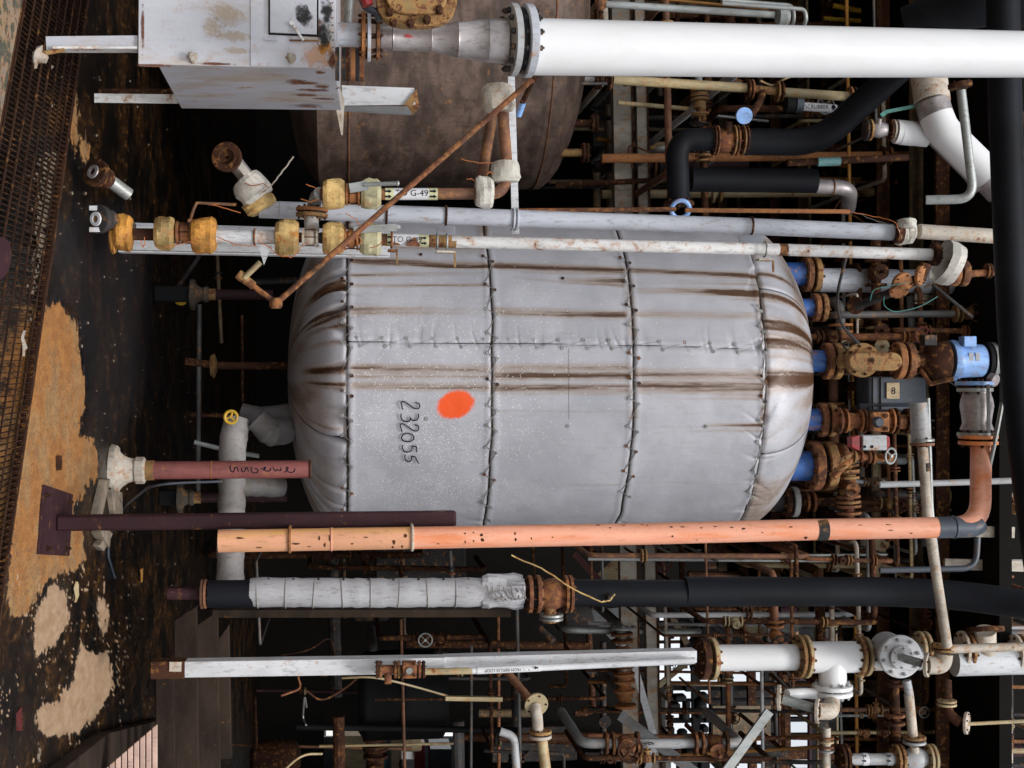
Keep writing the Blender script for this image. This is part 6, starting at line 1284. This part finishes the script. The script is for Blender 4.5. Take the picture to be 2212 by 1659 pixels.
wallq('perforated_plate', 1835, 1925, 1470, 1505, 12.5, 'dim_cream', .02, label='rust spotted plate behind the blind flange', cat='plate')
for i, (x0, x1, y0, y1, mt, lab) in enumerate(((1540, 1572, 1358, 1382, 'yellow', 'small yellow panel beyond the far wall opening, upper'), (1548, 1592, 1598, 1700, 'yellow', 'large yellow panel beyond the far wall opening, lower'), (1552, 1568, 1440, 1478, 'amber', 'amber strip beyond the far wall opening'))):
    wallq('yellow_container', x0, x1, y0, y1, 27.5, mt, .1, label=lab, cat='container')
for i, (x0, x1, y0, y1, mt, lab, nm) in enumerate(((742, 790, 1590, 1690, 'beige', 'beige container beyond the low opening, left one', 'container'), (800, 835, 1594, 1690, 'cyan', 'bright blue green cabinet beyond the low opening', 'cabinet'), (845, 868, 1590, 1690, 'beige', 'narrow cream box beyond the low opening', 'container'), (896, 918, 1608, 1690, 'red', 'red cabinet beyond the low opening', 'cabinet'), (862, 895, 1640, 1690, 'label_white', 'white box beyond the low opening', 'container'), (930, 975, 1618, 1690, 'slate', 'slate box beyond the low opening', 'container'))):
    wallq(nm, x0, x1, y0, y1, 27, mt, .8, label=lab, cat='box')
drum(889, 1607, 24, 16, 42, 'beige', 'beige ribbed drum hanging above the red cabinet', 'beige_drum')
wallq('store_wall', 680, 984, 1592, 1900, 28.5, 'slate', .1, label='dark slate wall seen beyond the low opening behind the boxes', cat='wall')
# far lattice in front of the bright opening
rg = random.Random(44)
for k in range(6):
    px = 1440 + k * 62 + rg.uniform(-8, 8); w_ = rg.choice((8, 12, 18, 26))
    B().beam(P(px, 1320, 20), P(px + 6, 1760, 20), mm(w_, 20), .1).top('lattice_bar', rg.choice(('black', 'dark_steel', 'rust_dark')), 'dark crossbar of the lattice before the bright opening', 'bar', 'lattice crossbars')
for k in range(9):
    py = 1352 + k * 41 + rg.uniform(-9, 9); w_ = rg.choice((5, 9, 16, 24))
    B().beam(P(1415, py, 20.4), P(1800, py - 4, 20.4), mm(w_, 20), .1).top('lattice_upright', rg.choice(('black', 'dark_steel', 'rust_dark')), 'dark upright of the lattice before the bright opening', 'post', 'lattice uprights')
for (py, mt, l2) in ((1605, 'amber', 'upper'), (1630, 'amber', 'lower')):
    solo('yellow_rail', f'thin amber rail across the bright windows, {l2} one', 'rail', [(1425, py + 4, 13), (1960, py - 28, 13)], 4, mt)
# dark masses that close the view between the racks
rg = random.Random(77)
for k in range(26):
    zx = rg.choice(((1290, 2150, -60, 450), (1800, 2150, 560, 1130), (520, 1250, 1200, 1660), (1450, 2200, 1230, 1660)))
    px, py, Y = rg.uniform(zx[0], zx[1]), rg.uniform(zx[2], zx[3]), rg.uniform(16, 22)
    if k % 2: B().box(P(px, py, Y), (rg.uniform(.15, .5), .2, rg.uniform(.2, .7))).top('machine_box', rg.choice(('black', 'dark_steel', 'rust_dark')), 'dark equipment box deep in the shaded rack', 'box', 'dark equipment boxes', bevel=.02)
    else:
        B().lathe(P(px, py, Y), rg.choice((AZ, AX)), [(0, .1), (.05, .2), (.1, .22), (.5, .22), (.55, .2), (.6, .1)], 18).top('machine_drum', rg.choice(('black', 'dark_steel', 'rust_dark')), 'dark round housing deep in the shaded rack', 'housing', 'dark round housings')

# slack cables and thin lines strung through the rack
rg = random.Random(91)
for k in range(26):
    zx = ((1290, 1980, -20, 440), (1800, 2140, 560, 1120), (1240, 2140, 1180, 1660), (560, 1240, 1330, 1650))[k % 4]
    x, y, Y = rg.uniform(zx[0], zx[1]), rg.uniform(zx[2], zx[3]), rg.uniform(10.8, 13)
    p_ = [P(x, y, Y)]
    for j in range(3): x += rg.uniform(-70, 90); y += rg.uniform(-50, 70); p_.append(P(x, y, Y + rg.uniform(-.2, .2)))
    c_, w_ = rg.choice((('wire_grey', 'grey'), ('wire_grey', 'grey'), ('cream', 'cream'), ('rust', 'rusty'), ('rust_dark', 'dark rusty')))
    B().tube(bend(p_, .5, 6), rg.choice((.005, .007, .009)), 6).top('slack_cable', c_, f'thin slack {w_} cable strung through the dark pipe rack', 'cable', f'slack {w_} cables in the rack')

# nearer, better lit rack: pipes that turn away into the unit, with flanges, valves and wheels
def rack_near():
    rg = random.Random(303)
    zones = [(1790, 2140, 570, 1120, 30, 11.4, 13), (1290, 2130, 60, 440, 30, 11.6, 14), (1250, 2200, 1195, 1640, 42, 10.8, 14), (540, 1230, 1195, 1640, 10, 12.5, 16), (1960, 2210, 1440, 1640, 8, 10.6, 12.5), (1810, 2120, 640, 735, 10, 10.5, 11.2), (1800, 2130, 1010, 1110, 12, 10.4, 11.2), (1790, 1960, 840, 1000, 5, 10.9, 11.4), (1420, 1960, 1195, 1240, 8, 10.2, 11), (1420, 2000, 1320, 1375, 10, 10.3, 11.2), (1300, 1960, 30, 200, 8, 10.6, 12)]
    nm_ = {'pale_grey': 'pale grey', 'cream': 'cream', 'white_worn': 'worn white', 'rust': 'rusty', 'brown_pipe': 'brown', 'galv': 'galvanised', 'dim_grey': 'dim grey', 'rust_dark': 'dark rusty', 'bell_white': 'stained white'}
    for zi, (x0, x1, y0, y1, n, Ya_, Yb_) in enumerate(zones):
        for k in range(n):
            px = rg.uniform(x0, x1); py = rg.uniform(y0, y1); Y = rg.uniform(Ya_, Yb_); up_ = rg.random() < .45
            mt = rg.choice(('pale_grey', 'cream', 'rust', 'rust', 'brown_pipe', 'galv', 'dim_grey', 'rust_dark', 'rust_dark', 'bell_white')) if zi != 3 else rg.choice(('rust_dark', 'dim_grey', 'rust_dark'))
            r_ = rg.choice((3, 4, 5, 6, 8, 11)); h = rg.uniform(60, 240)
            a, c = (((px - h, py), (px + h, py + rg.uniform(-4, 6))) if up_ else ((px, py - h * .8), (px + rg.uniform(0, 10), py + h * .8)))
            A_, C_ = P(*a, Y), P(*c, Y); rr = mm(r_, Y); away = V((0, rg.uniform(.8, 2), 0)); q = bend([A_ + away, A_, C_, C_ + away], rr * 3, 5)
            lab = f'{nm_[mt]} {"upright" if up_ else "level"} pipe with bolted flanges in the crowded rack'
            t = T('rack_pipe', lab, 'pipe', A_, f'{nm_[mt]} flanged rack pipes'); B().tube(q, rr, 12).part('pipe', mt, t)
            d_ = (C_ - A_).normalized(); R_ = rr * rg.uniform(1.9, 2.5)
            for u in sorted(rg.uniform(.12, .88) for _ in range(rg.choice((1, 2, 2, 3)))):
                pc = A_.lerp(C_, u); fm = rg.choice(('rust', 'rust_dark', 'rust_yellow', 'cream', 'rust_orange')) if zi != 3 else 'rust_dark'
                for s_ in (-1, 1): B().lathe(pc + d_ * (rr * .7 * s_ - rr * .25), d_, [(0, R_), (rr * .5, R_)], 16).part('flange', fm, t)
                if rg.random() < .55:
                    o_ = pc + d_ * rr * 3.2; s2 = rg.choice((-AY + AX * .3, AX, -AX, -AY)).normalized()
                    B().lathe(o_ - d_ * rr * 1.6, d_, [(0, rr * 1.1), (rr * .8, rr * 1.7), (rr * 2.4, rr * 1.7), (rr * 3.2, rr * 1.1)], 14).part('valve_body', fm, t)
                    B().lathe(o_, s2, [(0, rr * .9), (rr * 2.6, rr * .8), (rr * 2.6, rr * 1.6), (rr * 3.1, rr * 1.6), (rr * 3.1, rr * .35), (rr * 5.2, rr * .35)], 12).part('bonnet', fm, t)
                    if rg.random() < .5: wheel(t, o_ + s2 * rr * 5.2, s2, rr * 2.4, rr * .28, rg.choice(('rust_dark', 'galv', 'dark_steel', 'dull_red')), 4)
                    B().lathe(o_ + d_ * rr * 2.2, d_, [(0, R_), (rr * .5, R_)], 16).part('flange', fm, t)
rack_near()

# long runs that can be followed right through the unit
rg = random.Random(515)
for k in range(14):
    px = (1802, 1838, 1872, 1905, 1948, 1990, 2040, 2075, 2118, 1760, 1925, 2010, 2095, 2145)[k] + rg.uniform(-5, 5); Y = rg.uniform(11.6, 14.5)
    mt, w_ = rg.choice((('pale_grey', 'pale grey'), ('cream', 'cream'), ('amber', 'amber'), ('rust_orange', 'orange rusted'), ('bell_white', 'stained white'), ('galv', 'galvanised'), ('dim_grey', 'dim grey')))
    solo('cross_run', f'long {w_} pipe running level right across behind the tank top', 'pipe', [(px - 14, -120, Y), (px, 800, Y), (px + 12, 1780, Y)], rg.choice((2, 3, 4)) if mt in ('amber', 'rust_orange') else rg.choice((3, 5, 8, 11)), mt, f'long {w_} cross runs', n=12)
for k in range(13):
    py = (60, 250, 345, 425, 690, 960, 1075, 1205, 1345, 1470, 1530, 1592, 1642)[k] + rg.uniform(-6, 6); Y = rg.uniform(11.4, 14)
    mt, w_ = rg.choice((('pale_grey', 'pale grey'), ('cream', 'cream'), ('rust', 'rusty'), ('brown_pipe', 'brown'), ('dark_steel', 'dark steel'), ('rust_orange', 'orange rusted')))
    t = T('riser_pipe', f'long {w_} upright pipe rising through the rack to the roof', 'pipe', P(1280, py, Y), f'long {w_} risers'); r_ = mm(rg.choice((4, 5, 7, 10)), Y); a, c = P(1270 if py > 500 else 1300, py, Y), P(2300, py + (830 - py) * -.02, Y)
    if 500 < py < 1150: a = P(1760, py, Y)
    B().tube([a, c], r_, 14).part('pipe', mt, t); d_ = (c - a).normalized()
    for u in (rg.uniform(.15, .4), rg.uniform(.5, .8)):
        for s_ in (-1, 1): B().lathe(a.lerp(c, u) + d_ * r_ * (.8 * s_ - .3), d_, [(0, r_ * 2.1), (r_ * .6, r_ * 2.1)], 18).part('flange', rg.choice(('rust', 'rust_yellow', 'rust_dark', 'cream')), t)

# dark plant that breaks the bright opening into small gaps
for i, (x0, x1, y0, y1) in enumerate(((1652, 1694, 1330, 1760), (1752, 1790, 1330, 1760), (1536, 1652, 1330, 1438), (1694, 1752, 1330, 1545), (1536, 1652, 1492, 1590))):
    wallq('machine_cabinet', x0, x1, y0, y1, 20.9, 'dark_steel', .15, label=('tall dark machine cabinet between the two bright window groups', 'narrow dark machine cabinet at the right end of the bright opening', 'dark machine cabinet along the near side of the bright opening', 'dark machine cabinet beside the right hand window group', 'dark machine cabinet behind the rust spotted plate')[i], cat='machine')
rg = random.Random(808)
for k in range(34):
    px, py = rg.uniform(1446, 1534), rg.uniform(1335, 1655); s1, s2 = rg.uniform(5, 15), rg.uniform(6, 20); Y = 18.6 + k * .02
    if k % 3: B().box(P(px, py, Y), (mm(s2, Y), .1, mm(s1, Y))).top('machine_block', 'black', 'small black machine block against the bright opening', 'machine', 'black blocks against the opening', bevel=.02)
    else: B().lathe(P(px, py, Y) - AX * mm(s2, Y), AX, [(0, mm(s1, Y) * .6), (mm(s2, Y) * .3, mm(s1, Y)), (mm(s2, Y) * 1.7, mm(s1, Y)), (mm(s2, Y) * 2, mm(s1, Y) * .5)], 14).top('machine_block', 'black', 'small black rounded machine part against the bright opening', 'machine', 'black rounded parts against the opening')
